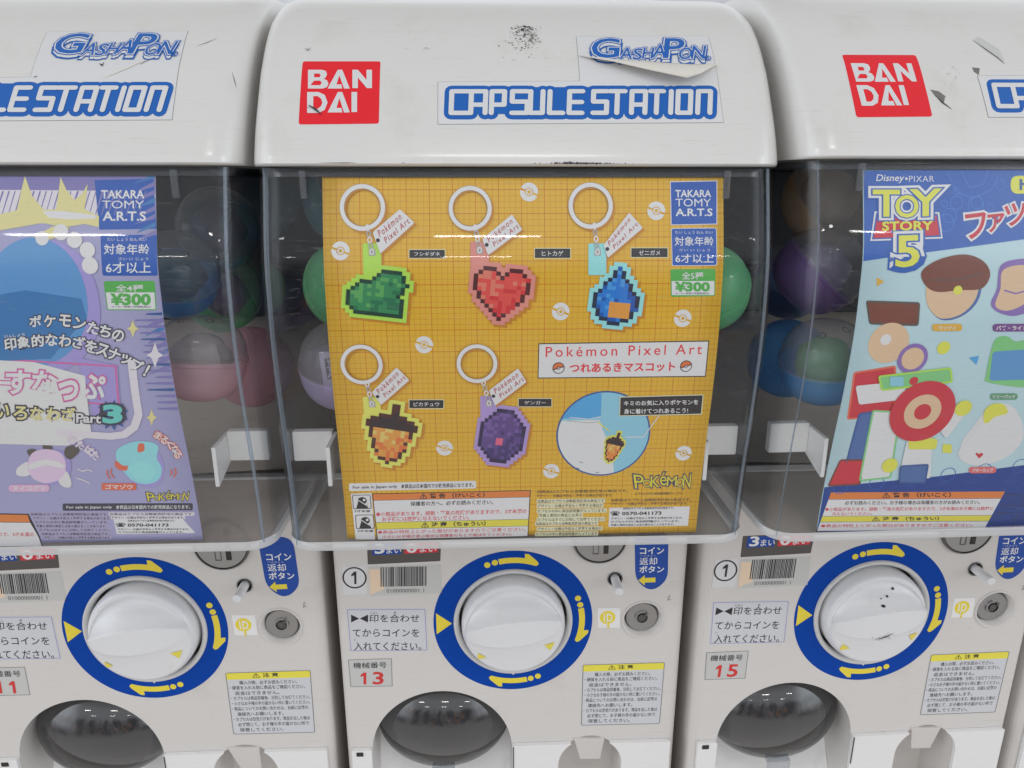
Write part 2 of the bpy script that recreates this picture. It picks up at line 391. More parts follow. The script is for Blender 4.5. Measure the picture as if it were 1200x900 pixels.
class Print:
    """flat printed artwork in surface coordinates (u right, w up), laid on a surface in thin layers"""
    def __init__(s, conv, read=None, base=9e-5): s.c = conv; s.r = read; s.base = base; s.P = []; s.z = 0
    def _add(s, V, Fc, m, layer, cut):
        s.z += 1
        Fx = []
        for f in Fc:
            a = area2([V[i] for i in f])
            if abs(a) < 1e-14: continue
            Fx.append(f if a > 0 else tuple(reversed(f)))
        s.P.append((V, Fx, m, s.base+layer*6e-5+s.z*1.2e-6, cut))
    def poly(s, pts, m, layer=0, holes=()):
        loops = [list(pts)] + [list(h) for h in holes]
        V = [p for l in loops for p in l]
        T = tessellate_polygon([[Vector((p[0], p[1], 0)) for p in l] for l in loops])
        s._add(V, [tuple(t) for t in T], m, layer, True)
    def pp(s, px, m, layer=0): s.poly([s.r(*p) for p in px], m, layer)
    def quad(s, tl, tr, br, bl, m, layer=0): s.pp((tl, bl, br, tr), m, layer)
    def rect(s, x0, y0, x1, y1, m, layer=0, r=0.0, tilt=0.0):
        """box read off in photo units; tilt raises the right side"""
        c = [(x0, y0), (x1, y0-tilt), (x1, y1-tilt), (x0, y1)]
        s.rq(c, m, layer, r)
    def rq(s, c, m, layer=0, r=0.0):
        c = [Vector(s.r(*p)) for p in c]
        s.poly(round_poly(c, r), m, layer)
    def frame(s, c, m, t, layer=0, r=0.0):
        c = [Vector(s.r(*p)) for p in c]
        o = round_poly(c, r); ctr = sum(c, Vector((0, 0)))/4
        inn = []
        for i in range(4):
            p, a, b = c[i], c[i-1], c[(i+1) % 4]
            inn.append(p + (a-p).normalized()*t + (b-p).normalized()*t)
        s.poly(o, m, layer, [round_poly(inn, max(0, r-t*.7))])
    def disc(s, px, py, r, m, layer=0, rz=None, n=28):
        u, w = s.r(px, py); s.poly(circ(u, w, r, n, rz), m, layer)
    def ring(s, px, py, r0, r1, m, layer=0, n=36):
        u, w = s.r(px, py); s.poly(circ(u, w, r1, n), m, layer, [circ(u, w, r0, n)])
    def stroke(s, pts, wd, m, layer=0, closed=False, caps=True):
        pts = [Vector(p) for p in pts]
        seg = list(zip(pts, pts[1:])) + ([(pts[-1], pts[0])] if closed else [])
        for a, b in seg:
            d = (b-a)
            if d.length < 1e-9: continue
            n = Vector((-d.y, d.x)).normalized()*wd/2
            s.poly([a+n, a-n, b-n, b+n], m, layer)
        if caps:
            for p in pts: s.poly(circ(p.x, p.y, wd/2, 12), m, layer)
    def line(s, px, wd, m, layer=0, caps=False): s.stroke([s.r(*p) for p in px], wd, m, layer, caps=caps)
    def text(s, t, tl, tr, bl, m, layer=1, bold=0.0, sp=1.0, surf=False, skew=0.0):
        """fit the lettering into the parallelogram tl, tr, bl (photo readings unless surf)"""
        if not surf: tl, tr, bl = s.r(*tl), s.r(*tr), s.r(*bl)
        V0, _ = glyphs(t, 0.0, sp); V, Fc = glyphs(t, bold, sp)
        x0 = min(v[0] for v in V0); x1 = max(v[0] for v in V0); y0 = min(v[1] for v in V0); y1 = max(v[1] for v in V0)
        tl, tr, bl = Vector(tl), Vector(tr), Vector(bl)
        ex = tr-tl; ey = tl-bl
        out = []
        for v in V:
            a = (v[0]-x0)/(x1-x0); b = (v[1]-y0)/(y1-y0)
            p = bl + ex*a + ey*b + ex*(skew*(b-.5)); out.append((p.x, p.y))
        s._add(out, Fc, m, layer, False)
    def tb(s, t, x0, y0, x1, y1, m, layer=1, bold=0.0, tilt=0.0, sp=1.0, lean=0.0, skew=0.0):
        s.text(t, (x0, y0), (x1, y0-tilt), (x0+lean, y1), m, layer, bold, sp, skew=skew)
    def build(s, name, parent, org, label=None, step=.004):
        mats = []; V = []; Fc = []; M = []
        for (v, f, m, z, cut) in s.P:
            if m not in mats: mats.append(m)
            mi = mats.index(m)
            ws = [p[1] for p in v]
            if not ws or not f: continue
            if cut and step and max(ws)-min(ws) > step*1.6:
                bm = bmesh.new(); bv = [bm.verts.new((p[0], p[1], 0)) for p in v]
                for q in f:
                    try: bm.faces.new([bv[i] for i in q])
                    except ValueError: pass
                k = math.ceil(min(ws)/step)
                while k*step < max(ws):
                    bmesh.ops.bisect_plane(bm, geom=bm.verts[:]+bm.edges[:]+bm.faces[:], dist=1e-9, plane_co=(0, k*step, 0), plane_no=(0, 1, 0)); k += 1
                bm.verts.index_update(); bm.normal_update()
                v = [(p.co.x, p.co.y) for p in bm.verts]
                f = [tuple(p.index for p in (q.verts if q.normal.z > 0 else reversed(q.verts))) for q in bm.faces]
                bm.free()
            b = len(V); V += [s.c(p[0], p[1], z) for p in v]
            Fc += [tuple(b+i for i in q) for q in f]; M += [mi]*len(f)
        o = mesh(name, V, Fc, mats, parent, org, M, False, label)
        if name == 'scuff_mark': o['kind'] = 'stuff'
        return o
def round_poly(c, r, n=5):
    c = [Vector(p) for p in c]
    if r <= 0: return [tuple(p) for p in c]
    out = []
    for i in range(len(c)):
        p, a, b = c[i], c[i-1], c[(i+1) % len(c)]
        da, db = (a-p), (b-p); q = min(r, da.length*.49, db.length*.49)
        A, B = p+da.normalized()*q, p+db.normalized()*q
        for k in range(n+1):
            t = k/n; out.append(tuple(A*(1-t)**2 + p*2*t*(1-t) + B*t*t))
    return out

# ------------------------------------------------------------------ capsule machine
HWL, HWC, HWB = .1374, .1357, .1352
DIAL = (.0008, .3293)
def rrect(hw, d0, d1, rc, H, n=7, rb=.006, nf=10):
    """plan outline: front edge at d0 with rounded corners, back edge at d1"""
    P = []
    for i in range(n+1):
        a = PI - PI/2*i/n      # front-left: from side to front
        P.append((-hw+rc+rc*math.cos(a), d0+rc-rc*math.sin(a), H))
    for i in range(1, nf): P.append((-hw+rc+(2*hw-2*rc)*i/nf, d0, H))
    for i in range(n+1):
        a = PI/2*i/n
        P.append((hw-rc+rc*math.sin(a), d0+rc-rc*math.cos(a), H))
    P.append((hw, d1, H)); P.append((-hw, d1, H))
    return P
def case_front(H): return card_D(H) - .0042

def gashapon(p, box, ex=0):
    """two-tone logo word: big G and P, small letters between, on a white block shadow"""
    x0, y0, x1, y1 = box
    sx = (x1-x0)/137.0; sy = (y1-y0)/28.0
    L = [('G', 0, 0, 31, 23), ('A', 33, 11, 47, 25), ('S', 48, 12, 58, 25.5), ('H', 59, 11, 71, 24), ('A', 71, 7, 86, 22.5), ('P', 84, 0, 106, 23), ('O', 101, 11, 116, 25), ('N', 116, 9, 131, 24)]
    for (c, a, b, e, f) in L:
        bx = (x0+a*sx, y0+b*sy, x0+e*sx, y0+f*sy)
        lean = -2.5*sx
        q = dict(lean=lean)
        p.tb(c, bx[0]+.5*sx, bx[1]+4.2*sy, bx[2]+.5*sx, bx[3]+4.2*sy, 'sticker_blue', 1, .075, **q)
        p.tb(c, bx[0]+.5*sx, bx[1]+3.8*sy, bx[2]+.5*sx, bx[3]+3.8*sy, 'sticker_white', 2, .035, **q)
    for (c, a, b, e, f) in L:
        bx = (x0+a*sx, y0+b*sy, x0+e*sx, y0+f*sy)
        p.tb(c, *bx, 'sticker_blue', 3, .066 if c in 'GP' else .085, lean=-2.5*sx)
    for (c, a, b, e, f) in L:
        bx = (x0+a*sx, y0+b*sy, x0+e*sx, y0+f*sy)
        p.tb(c, *bx, 'sticker_white', 4, .040 if c in 'GP' else .046, lean=-2.5*sx)
    for (c, a, b, e, f) in L:
        bx = (x0+a*sx, y0+b*sy, x0+e*sx, y0+f*sy)
        p.tb(c, *bx, 'sticker_blue', 5, .012 if c in 'GP' else .008, lean=-2.5*sx)
    cx, cy = x0+133*sx, y0+23.5*sy
    u = p.r(cx, cy); r = .0019
    p.poly(circ(u[0], u[1], r, 20), 'sticker_blue', 5, [circ(u[0], u[1], r*.74, 20)])
    p.tb('R', cx-1.7, cy-2.4, cx+1.7, cy+2.2, 'sticker_blue', 5, .02)

STROKES = {
 'C': [[(1, 1), (0, 1), (0, 0), (1, 0)]], 'A': [[(0, 0), (0, 1), (1, 1), (1, 0)], [(0, .38), (1, .38)]],
 'P': [[(0, 0), (0, 1), (1, 1), (1, .38), (0, .38)]], 'S': [[(1, 1), (0, 1), (0, .52), (1, .52), (1, 0), (0, 0)]],
 'U': [[(0, 1), (0, 0), (1, 0), (1, 1)]], 'L': [[(0, 1), (0, 0), (1, 0)]], 'E': [[(1, 1), (0, 1), (0, 0), (1, 0)], [(0, .5), (.95, .5)]],
 'T': [[(0, 1), (1, 1)], [(.5, 1), (.5, 0)]], 'I': [[(.5, 1), (.5, 0)]], 'O': [[(0, 0), (0, 1), (1, 1), (1, 0), (0, 0)]], 'N': [[(0, 0), (0, 1), (1, 1), (1, 0)]]}
def station(p):
    cells = [('C', 526, 553), ('A', 549, 572), ('P', 573, 594), ('S', 597, 621), ('U', 618.5, 639), ('L', 641, 663), ('E', 664, 685.5), ('S', 692, 714), ('T', 711, 735), ('A', 737, 759), ('T', 758.5, 780), ('I', 780, 792), ('O', 791, 812), ('N', 814.5, 835)]
    y0, y1 = 104.5, 136
    w = .00265
    def segs(c, x0, x1):
        h = 3.1
        out = []
        for st in STROKES[c]:
            out.append([p.r(x0+h+(x1-x0-2*h)*a + (b-.5)*1.0, y1-h-(y1-y0-2*h)*b) for a, b in st])
        return out
    for c, a, b in cells:
        for st in segs(c, a, b): p.stroke(st, w+.0048, 'sticker_blue', 1)
    # solid blue behind the letters
    for (a, b) in ((524, 556), (548, 597), (595, 697), (691, 738), (735, 838)):
        p.rect(a, y0-2, b, y1-2, 'sticker_blue', 1, r=.002)
    for c, a, b in cells:
        for st in segs(c, a, b): p.stroke(st, w, 'sticker_white', 3)

# block lettering drawn as polygons in a unit cell
BLK = {
 'B': ([[(0, 0), (0, 1), (.68, 1), (.88, .93), (.93, .76), (.86, .58), (.76, .52), (.93, .44), (1, .26), (.93, .08), (.72, 0)]], [[(.30, .60), (.30, .80), (.56, .80), (.62, .70), (.56, .60)], [(.12, .18), (.30, .42), (.60, .42), (.67, .31), (.60, .18)]]),
 'A': ([[(0, 0), (.46, 1), (.66, 1), (1, 0), (.74, 0), (.53, .70), (.40, .22), (.62, .22), (.66, 0)]], []),
 'N': ([[(0, 0), (0, 1), (.28, 1), (.72, .44), (.72, 1), (1, 1), (1, 0), (.74, 0), (.28, .58), (.28, 0)]], []),
 'D': ([[(0, 0), (0, 1), (.55, 1), (.86, .86), (1, .5), (.86, .14), (.55, 0)]], [[(.30, .2), (.30, .8), (.52, .8), (.68, .68), (.74, .5), (.68, .32), (.52, .2)]]),
 'I': ([[(0, 0), (0, 1), (1, 1), (1, 0)]], [])}
def blk(p, c, x0, y0, x1, y1, m, layer):
    lo, ho = BLK[c]
    t = lambda q: p.r(x0+(x1-x0)*q[0], y1-(y1-y0)*q[1])
    p.poly([t(q) for q in lo[0]], m, layer, [[t(q) for q in h] for h in ho])

def smudges(p, cx, cy, rx, ry, n, m, seed, size=(.0002, .0011)):
    rd = random.Random(seed)
    for _ in range(n):
        a = rd.gauss(0, .42); b = rd.gauss(0, .42)
        u, w = p.r(cx+a*rx, cy+b*ry)
        r = rd.uniform(*size)*(1-.4*min(1, abs(a)+abs(b)))
        k = rd.randint(5, 8); ph = rd.random()*6
        el_ = rd.uniform(.35, 1)
        p.poly([(u+r*rd.uniform(.4, 1.1)*math.cos(ph+2*PI*i/k), w+r*el_*rd.uniform(.4, 1.1)*math.sin(ph+2*PI*i/k)) for i in range(k)], m, 0)
def scratch(p, pts, wd, m, layer=0):
    q = [Vector(p.r(*a)) for a in pts]
    L_, R_ = [], []
    for i, v in enumerate(q):
        d = (q[min(i+1, len(q)-1)]-q[max(i-1, 0)]).normalized(); n = Vector((-d.y, d.x))
        k = wd/2*(.25 if i in (0, len(q)-1) else 1)
        L_.append(v+n*k); R_.append(v-n*k)
    p.poly([tuple(v) for v in L_+R_[::-1]], m, layer)

def build_machine():
    org = Org('C', 0, PIV, HB)
    root = empty('capsule_machine', org, 'white capsule vending machine holding the orange card, number 13', 'capsule machine', 'capsule vending machines side by side')
    # ---- lid
    b = MB()
    prof = [(.3800, -.0070), (.3782, -.0078)] + LIDP
    R = [rrect(HWL - max(0, (-H-.085))*.10, D, .78, .017, H) for D, H in prof]
    b.rings(R, 0, cap0=True, cap1=True)
    lid = b.build('lid', 'lid_plastic', root, org, smooth=True, auto=math.radians(38))
    rl = read_lid('C')
    p = Print(conv_lid, rl)
    p.rq([(355, 72), (350, 146), (444, 145), (446, 72)], 'sticker_red', 0, r=.0015)
    for c, x0, y0, x1, y1 in (('B', 361, 82, 385, 104), ('A', 384, 82, 410, 104), ('N', 413, 82, 436, 103.5), ('D', 360, 108, 384, 132.5), ('A', 384, 108, 410, 132), ('I', 412, 108, 418.5, 131.5)):
        blk(p, c, x0, y0, x1, y1, 'sticker_white', 1)
    p.build('red_sticker', lid, org)
    p = Print(conv_lid, rl)
    outl = [(675, 43), (679, 95), (513, 96), (513, 146), (848, 144), (830, 42)]
    pts = [rl(*q) for q in outl]
    p.poly(pts, 'line_grey', 0)
    c = Vector((sum(q[0] for q in pts)/6, sum(q[1] for q in pts)/6))
    ins = []
    for i, q in enumerate(pts):
        q = Vector(q); a = Vector(pts[i-1]); d = Vector(pts[(i+1) % 6])
        s_ = 1 if i != 1 else -1
        ins.append(tuple(q + ((a-q).normalized()+(d-q).normalized())*.00018*s_))
    p.poly(ins, 'sticker_white', 1)
    station(p)
    gashapon(p, (695, 46.5, 833, 73.5))
    p.build('wordmark_sticker', lid, org)
    # ---- clear case
    b = MB(); R = []; R2 = []
    Hs = [-.0062 + (.2062+.0062)*i/26 for i in range(27)]
    for H in Hs: R.append(rrect(HWC, case_front(H), .60, .0155, H, n=8))
    for H in Hs: R2.append(rrect(HWC-.0028, case_front(H)+.0028, .60, .0132, H, n=8))
    b.rings(R, 0); b.rings([list(r) for r in R2][::-1], 0)
    case = b.build('clear_case', 'case_plastic', root, org, smooth=True, auto=math.radians(50))
    for sg in (-1, 1):  # thin pale-blue strips added along the front corners, painting in bright vertical highlights
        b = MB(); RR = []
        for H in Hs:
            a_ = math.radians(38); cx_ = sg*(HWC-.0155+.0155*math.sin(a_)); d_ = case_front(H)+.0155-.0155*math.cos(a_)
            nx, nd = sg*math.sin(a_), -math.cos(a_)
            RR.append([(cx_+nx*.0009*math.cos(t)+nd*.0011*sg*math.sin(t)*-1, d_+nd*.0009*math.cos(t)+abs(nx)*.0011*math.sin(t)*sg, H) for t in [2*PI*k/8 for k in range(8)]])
        b.rings(RR if sg < 0 else [list(r)[::-1] for r in RR], 0); b.build('corner_highlight', 'highlight_plastic', case, org, smooth=True)
    # bottom plate and rim of the case
    b = MB()
    rim0 = rrect(HWC+.0006, case_front(.2052)-.0006, .482, .0160, .2026, n=8); rim1 = rrect(HWC+.0010, case_front(.2062)-.0012, .482, .0163, .2067, n=8)
    rim2 = rrect(HWC-.0002, case_front(.2062)-.0002, .482, .0155, .2085, n=8); rim3 = rrect(HWC-.004, case_front(.2062)+.0042, .482, .0125, .2085, n=8)
    rim4 = rrect(HWC-.004, case_front(.2062)+.0042, .482, .0125, .2052, n=8)
    b.rings([rim4, rim0, rim1, rim2, rim3], 0)
    b.build('case_rim', 'case_edge', case, org, smooth=True, auto=math.radians(50))
    b = MB(); b.rings([rrect(HWC-.0045, case_front(.2062)+.0046, .4815, .0125, .2070, n=8)], 0, cap1=True)
    b.build('case_floor', 'case_base', case, org)
    # upper flange strip just under the lid
    b = MB()
    f0 = rrect(HWC-.0035, case_front(-.0055)+.0035, .50, .013, -.0062, n=8); f1 = rrect(HWC-.0035, case_front(-.0020)+.0031, .50, .013, -.0020, n=8)
    f2 = rrect(HWC-.0075, case_front(-.0020)+.0075, .50, .011, -.0020, n=8); b.rings([f0, f1, f2], 0)
    b.build('case_flange', 'flange_plastic', case, org, smooth=True, auto=math.radians(40))
    rc5 = lambda px, py, D: F['C'].hit(px, py, D)
    for px, py0, py1 in ((356, 205, 233), (850, 205, 233)):
        x, h0 = rc5(px, py0, .381); h1 = rc5(px, py1, .378)[1]
        b = MB(); b.box(x-.0015, x+.0015, .3765, .3790, h0-.002, h1, b=.0006)
        b.build('card_hook', 'clear_tab', case, org)
    for sgn in (-1, 1):
        D0 = .400; xi = .1092
        h0, h1 = .1415, .1600
        b = MB(); x0, x1 = sorted((sgn*xi, sgn*(HWC-.003))); b.box(x0, x1, D0, D0+.006, h0, h1, b=.0012)
        xa, xb = sorted((sgn*xi, sgn*(xi-.0022)))
        V = [(x, D, H) for x in (xa, xb) for D, H in ((D0+.005, h0+.002), (D0-.019, h0+.003), (D0-.019, h1+.008), (D0+.005, h1))]
        b.add(V, [(0, 1, 2, 3), (7, 6, 5, 4), (0, 4, 5, 1), (1, 5, 6, 2), (2, 6, 7, 3), (3, 7, 4, 0)])
        b.build('card_bracket', 'bracket_plastic', case, org)
    # ---- housing behind the capsules
    b = MB()
    b.box(-HWC+.004, HWC-.004, .604, .78, -.004, .2080)
    b.build('rear_housing', 'inner_plastic', root, org)
    b = MB()
    n = 24; V = []; Fc = []
    for i in range(n+1):
        t = i/n; D = .602-(.602-.486)*t; H = .108 + .092*math.sin(t*PI/2)
        for x in (-HWC+.005, -.03, .03, HWC-.005): V.append((x, D, H + .006*(1-abs(x)/HWC)))
    for i in range(n):
        for j in range(3): Fc.append((i*4+j, i*4+j+1, i*4+4+j+1, i*4+4+j))
    b.add(V, [tuple(reversed(f)) for f in Fc]); b.build('hopper', 'hopper_plastic', root, org, smooth=True)
    # ---- body
    front = DB
    b = MB()
    bev = []
    r = .0085
    for i in range(7):
        a = PI/2*i/6
        hw = HWB - r + r*math.sin(a); D = front + r - r*math.cos(a)
        bev.append((hw, D))
    top, bot = .2095, .74
    cuts = []
    arch_c, arch_r = (-.057, .4477), .0567
    def arch(cx, ch, r, hb, n=40, k=1.0):
        pts = [(cx+r*math.cos(PI*i/n), -ch+r*math.sin(PI*i/n)*k) for i in range(n+1)]
        return pts + [(cx-r*1.02, -hb), (cx+r*1.02, -hb)]
    holes = {'window': arch(arch_c[0], arch_c[1], arch_r, .585), 'cup': arch(.0640, .4640, .0258, .56),
             'lock': circ(.1022, -.3300, .0158, 40), 'button': circ(.0788, -.2932, .0056, 24), 'dial': circ(DIAL[0], -DIAL[1], .0424, 72)}
    hw0 = bev[0][0]
    outer = [(-hw0, -top), (-hw0, -bot), (hw0, -bot), (hw0, -top)]
    loops = [outer] + list(holes.values())
    pv = [q for l in loops for q in l]
    T = tessellate_polygon([[Vector((q[0], q[1], 0)) for q in l] for l in loops])
    FF = []
    for t in T:
        a = area2([pv[i] for i in t])
        if abs(a) > 1e-12: FF.append(tuple(t) if a > 0 else tuple(reversed(t)))
    b.add([(q[0], front, -q[1]) for q in pv], FF)
    for sg in (-1, 1):
        V = []
        col = bev + [(HWB, .78)]
        for hw, D in col: V += [(sg*hw, D, top), (sg*hw, D, bot)]
        Fc = []
        for i in range(len(col)-1):
            f = (2*i, 2*i+1, 2*i+3, 2*i+2)
            Fc.append(f if sg < 0 else tuple(reversed(f)))
        if sg < 0: Fc = [tuple(reversed(f)) for f in Fc]
        else: Fc = [tuple(reversed(f)) for f in Fc]
        b.add(V, Fc)
    V = [(-HWB, front+r, top), (HWB, front+r, top), (HWB, .78, top), (-HWB, .78, top), (-hw0, front, top), (hw0, front, top)]
    b.add(V, [(0, 4, 5, 1), (0, 1, 2, 3)])
    depth = {'window': .075, 'cup': .035, 'lock': .006, 'button': .02, 'dial': .010}
    for k, lp in holes.items():
        n = len(lp); m = 0
        V = [(q[0], front, -q[1]) for q in lp] + [(q[0], front+depth[k], -q[1]) for q in lp]
        b.add(V, [(i, n+i, n+(i+1) % n, (i+1) % n) for i in range(n)], 0)
        if k in ('cup', 'button'): b.add([(q[0], front+depth[k], -q[1]) for q in lp], [tuple(range(n))], 1 if k == 'button' else 0)
    body = b.build('body', ['body_plastic', 'dark_gap'], root, org)
    mod = body.modifiers.new('edge', 'BEVEL'); mod.width = .0011; mod.segments = 2; mod.limit_method = 'ANGLE'; mod.angle_limit = math.radians(60)
    # ---- lower apron, set proud of the body
    b = MB()
    sH = .4432
    ar = lambda cx, ch, r, k: [(cx+r*math.cos(t), -ch+r*math.sin(t)) for t in k]
    a0 = math.asin(min(1, (arch_c[1]-sH)/arch_r)); a1 = math.asin(min(1, (.4640-sH)/.0258))
    pts = [(-.1300, -sH)]
    pts += [(arch_c[0]-arch_r*1.004, -sH), (arch_c[0]-arch_r*1.03, -.585), (arch_c[0]+arch_r*1.03, -.585), (arch_c[0]+arch_r*1.004, -sH)]
    pts += ar(.0640, .4640, .0262, [PI-a1-(PI-a1-0)*0 + 0*1])
    cupL = [(.0640-.0262*math.cos(t), -.4640+.0262*math.sin(t)) for t in [a1*(1-i/8) for i in range(9)]]
    cupR = [(.0640+.0262*math.cos(t), -.4640+.0262*math.sin(t)) for t in [a1*i/8 for i in range(9)]]
    pts = pts[:5] + cupL + [(.0370, -.56), (.0910, -.56)] + cupR + [(.1300, -sH), (.1300, -.735), (-.1300, -.735)]
    T = tessellate_polygon([[Vector((q[0], q[1], 0)) for q in pts]])
    FF = []
    for t in T:
        a = area2([pts[i] for i in t]); FF.append(tuple(t) if a > 0 else tuple(reversed(t)))
    n = len(pts); fd = front-.0035
    b.add([(q[0], fd, -q[1]) for q in pts], FF)
    b.add([(q[0], fd, -q[1]) for q in pts]+[(q[0], front-.0002, -q[1]) for q in pts], [(i, (i+1) % n, n+(i+1) % n, n+i) for i in range(n)])
    apron = b.build('lower_panel', 'panel_plastic', root, org)
    mod = apron.modifiers.new('edge', 'BEVEL'); mod.width = .0009; mod.segments = 2; mod.limit_method = 'ANGLE'; mod.angle_limit = math.radians(50)
    b = MB(); b.box(-.1262, -.1208, front-.0040, front-.0030, .4450, .4486); b.build('seam_notch', 'dark_gap', apron, org)
    b = MB(); b.box(.0005, .0012, front-.0040, front-.0030, .4440, .470)
    b.build('seam_notch', 'dark_gap', apron, org)
    # ---- prize window: smoked dome flap, tab, white chute
    b = MB()
    cx, cH, cD = -.057, .4365, .514
    R = []
    for i in range(1, 25):
        t = PI/2*i/24
        R.append([(cx+.0565*math.sin(t)*math.cos(2*PI*j/72), cD-.036*math.cos(t), cH-.0475*math.sin(t)*math.sin(2*PI*j/72)) for j in range(72)])
    b.rings(R, 0, cap0=True)
    flap = b.build('prize_flap', 'smoke_plastic', root, org, smooth=True)
    b = MB()
    R = []
    for t in (PI/2*.97, PI/2*1.0, PI/2*1.03):
        R.append([(cx+.0568*math.sin(t)*math.cos(2*PI*j/72), cD-.036*math.cos(t)-.0006, cH-.0482*math.sin(t)*math.sin(2*PI*j/72)) for j in range(72)])
    b.rings(R, 0); b.build('flap_edge', 'dark_gap', flap, org, smooth=True)
    b = MB(); b.box(cx-.0095, cx+.0095, .487, .4985, .4690, .4735, b=.0012); b.box(cx-.0095, cx+.0095, .4845, .487, .4690, .4790, b=.0009)
    b.build('flap_tab', 'clear_tab', flap, org)
    b = MB(); V = []; nn = 16; mm = 24
    for i in range(nn+1):
        t = i/nn; H = .395 + .19*t
        Db = .556 - .066*t**1.3
        for j in range(mm+1):
            s_ = -1+2*j/mm; x = cx + s_*arch_r*1.0
            V.append((x, min(.556, Db) - (.050)*abs(s_)**6*0 - .03*(abs(s_)**4)*t, H))
    b.add(V, [(i*(mm+1)+j, (i+1)*(mm+1)+j, (i+1)*(mm+1)+j+1, i*(mm+1)+j+1) for i in range(nn) for j in range(mm)])
    b.build('prize_chute', 'panel_plastic', root, org, smooth=True)
    # coin return tongue
    b = MB()
    tl, tr, bl, br = (.0505, .4394), (.0757, .4402), (.0572, .4652), (.0737, .4655)
    V = [(tl[0], front-.0012, tl[1]), (tr[0], front-.0012, tr[1]), (br[0], front+.004, br[1]), (bl[0], front+.004, bl[1])]
    V += [(x, D+.0022, H) for x, D, H in V]
    b.add(V, [(0, 3, 2, 1), (3, 7, 6, 2), (0, 4, 7, 3), (1, 2, 6, 5), (0, 1, 5, 4)])
    b.build('coin_return_tongue', 'body_plastic', root, org)
    # ---- dial: printed ring, raised rim, knob
    cx, cH = DIAL
    plane = conv_plane(front)
    p = Print(plane, read_body('C'))
    p.poly(circ(cx, -cH, .0617, 96), 'ring_blue', 0, [circ(cx, -cH, .0462, 96)])
    def polar(a, r_): return (cx+r_*math.cos(a), -cH+r_*math.sin(a))
    for base in (PI/2, 0, -PI/2):
        for da in (.375, .262):
            q = polar(base+da, .0537); p.poly(circ(q[0], q[1], .0024, 18), 'arrow_yellow', 1)
        A = [base+.205-(.205+.36)*i/14 for i in range(15)]
        outer_ = [polar(a, .0559 if i < 11 else 0) for i, a in enumerate(A[:10])]
        head = [polar(A[9]+.0, .0559), polar(A[9]+.01, .0596), polar(A[10], .0597), polar(A[14]+.02, .0553), polar(A[14]-.01, .0536), polar(A[14]+.01, .0515)]
        inner_ = [polar(a, .0513) for a in A[:14]][::-1]
        p.poly(outer_+head[1:]+inner_, 'arrow_yellow', 1)
    p.poly([polar(PI+.155, .0602), polar(PI, .0474), polar(PI-.155, .0602)], 'arrow_yellow', 1)
    u = polar(-PI/2, .0470); p.poly(circ(u[0], u[1], .0010, 10), 'sticker_white', 1)
    p.build('dial_ring', root, org, step=None)
    b = MB()
    b.rings(disc_rings(cx, cH, [(.0462, front-.0002), (.0459, front-.0016), (.0449, front-.0024), (.0436, front-.0022), (.0424, front-.0006), (.0420, front+.010)], 96))
    b.build('dial_rim', 'rim_plastic', root, org, smooth=True)
    b = MB(); b.rings(disc_rings(cx, cH, [(.0425, front+.0095), (.001, front+.0095)], 48), 0)
    b.build('dial_well', 'dark_gap', root, org)
    # knob: height field over a disc
    ang = math.radians(7)
    def knob_h(u, v):
        rr = math.hypot(u, v)/.0400
        base = .0085*math.sqrt(max(0, 1-max(0, (rr-.90)/.10)**2))
        uu = u/.0375
        if abs(uu) >= 1: return base
        e = .0085*(1-uu*uu)**.75           # lower arc of the grip
        et = .0345*(1-uu*uu)**.62          # upper arc of the scoop
        crest = .0050 + .0095*(1-uu*uu)
        hmax = .0090 + .0125*(1-uu*uu)**.45
        hmin = .0085 + .0095*(1-uu*uu)**.45
        if v > et: return base
        if v > crest:
            t = (v-crest)/max(1e-6, et-crest)
            lo = .0045 + .0035*uu*uu
            return min(hmax, lo + (hmax-lo)*(1-t)**1.9)
        if v > -e:
            t = (crest-v)/max(1e-6, crest+e); return hmax+(hmin-hmax)*t
        lowlim = .0375*math.sqrt(max(0, 1-(u/.0390)**2))
        t = (-e-v)/max(1e-6, lowlim-e)
        if t < 1: return max(base, hmin+(base-hmin)*t**.75)
        return base
    b = MB(); N = 150
    import itertools
    V = []; idx = {}
    ca, sa = math.cos(ang), math.sin(ang)
    nr, na = 110, 240
    V.append((cx, front-.0015-knob_h(0, 0), cH))
    for i in range(1, nr+1):
        rr = .0400*(i/nr)
        for j in range(na):
            t = 2*PI*j/na; u, v = rr*math.cos(t), rr*math.sin(t)
            X, Z = ca*u-sa*v, sa*u+ca*v
            V.append((cx+X, front-.0015-knob_h(u, v), cH-Z))
    for j in range(na): V.append((cx+.0400*math.cos(2*PI*j/na), front+.0095, cH-.0400*math.sin(2*PI*j/na)))
    Fc = [(0, 1+j, 1+(j+1) % na) for j in range(na)]
    for i in range(nr):
        for j in range(na):
            k = (j+1) % na; Fc.append((1+i*na+j, 1+(i+1)*na+j, 1+(i+1)*na+k, 1+i*na+k))
    b.add(V, Fc)
    knob = b.build('dial_knob', 'knob_plastic', root, org, smooth=True, auto=math.radians(42))
    def on_knob(X, Z, lift):
        u = ca*(X-cx)+sa*(Z+cH); v = -sa*(X-cx)+ca*(Z+cH)
        return (X, front-.0015-knob_h(u, v)-lift-.0004, -Z)
    p = Print(on_knob, None, base=1e-4)
    def tri(c, a, r_):
        pts = [(c[0]+r_*math.cos(a+2*PI*i/3), c[1]+r_*math.sin(a+2*PI*i/3)) for i in range(3)]
        P_ = []
        for i in range(3):
            for k in range(6): P_.append((pts[i][0]+(pts[(i+1) % 3][0]-pts[i][0])*k/6, pts[i][1]+(pts[(i+1) % 3][1]-pts[i][1])*k/6))
        q = sum(x for x, _ in P_)/18, sum(y for _, y in P_)/18
        p._add([q]+P_, [(0, 1+i, 1+(i+1) % 18) for i in range(18)], 'faded_yellow', 1, True)
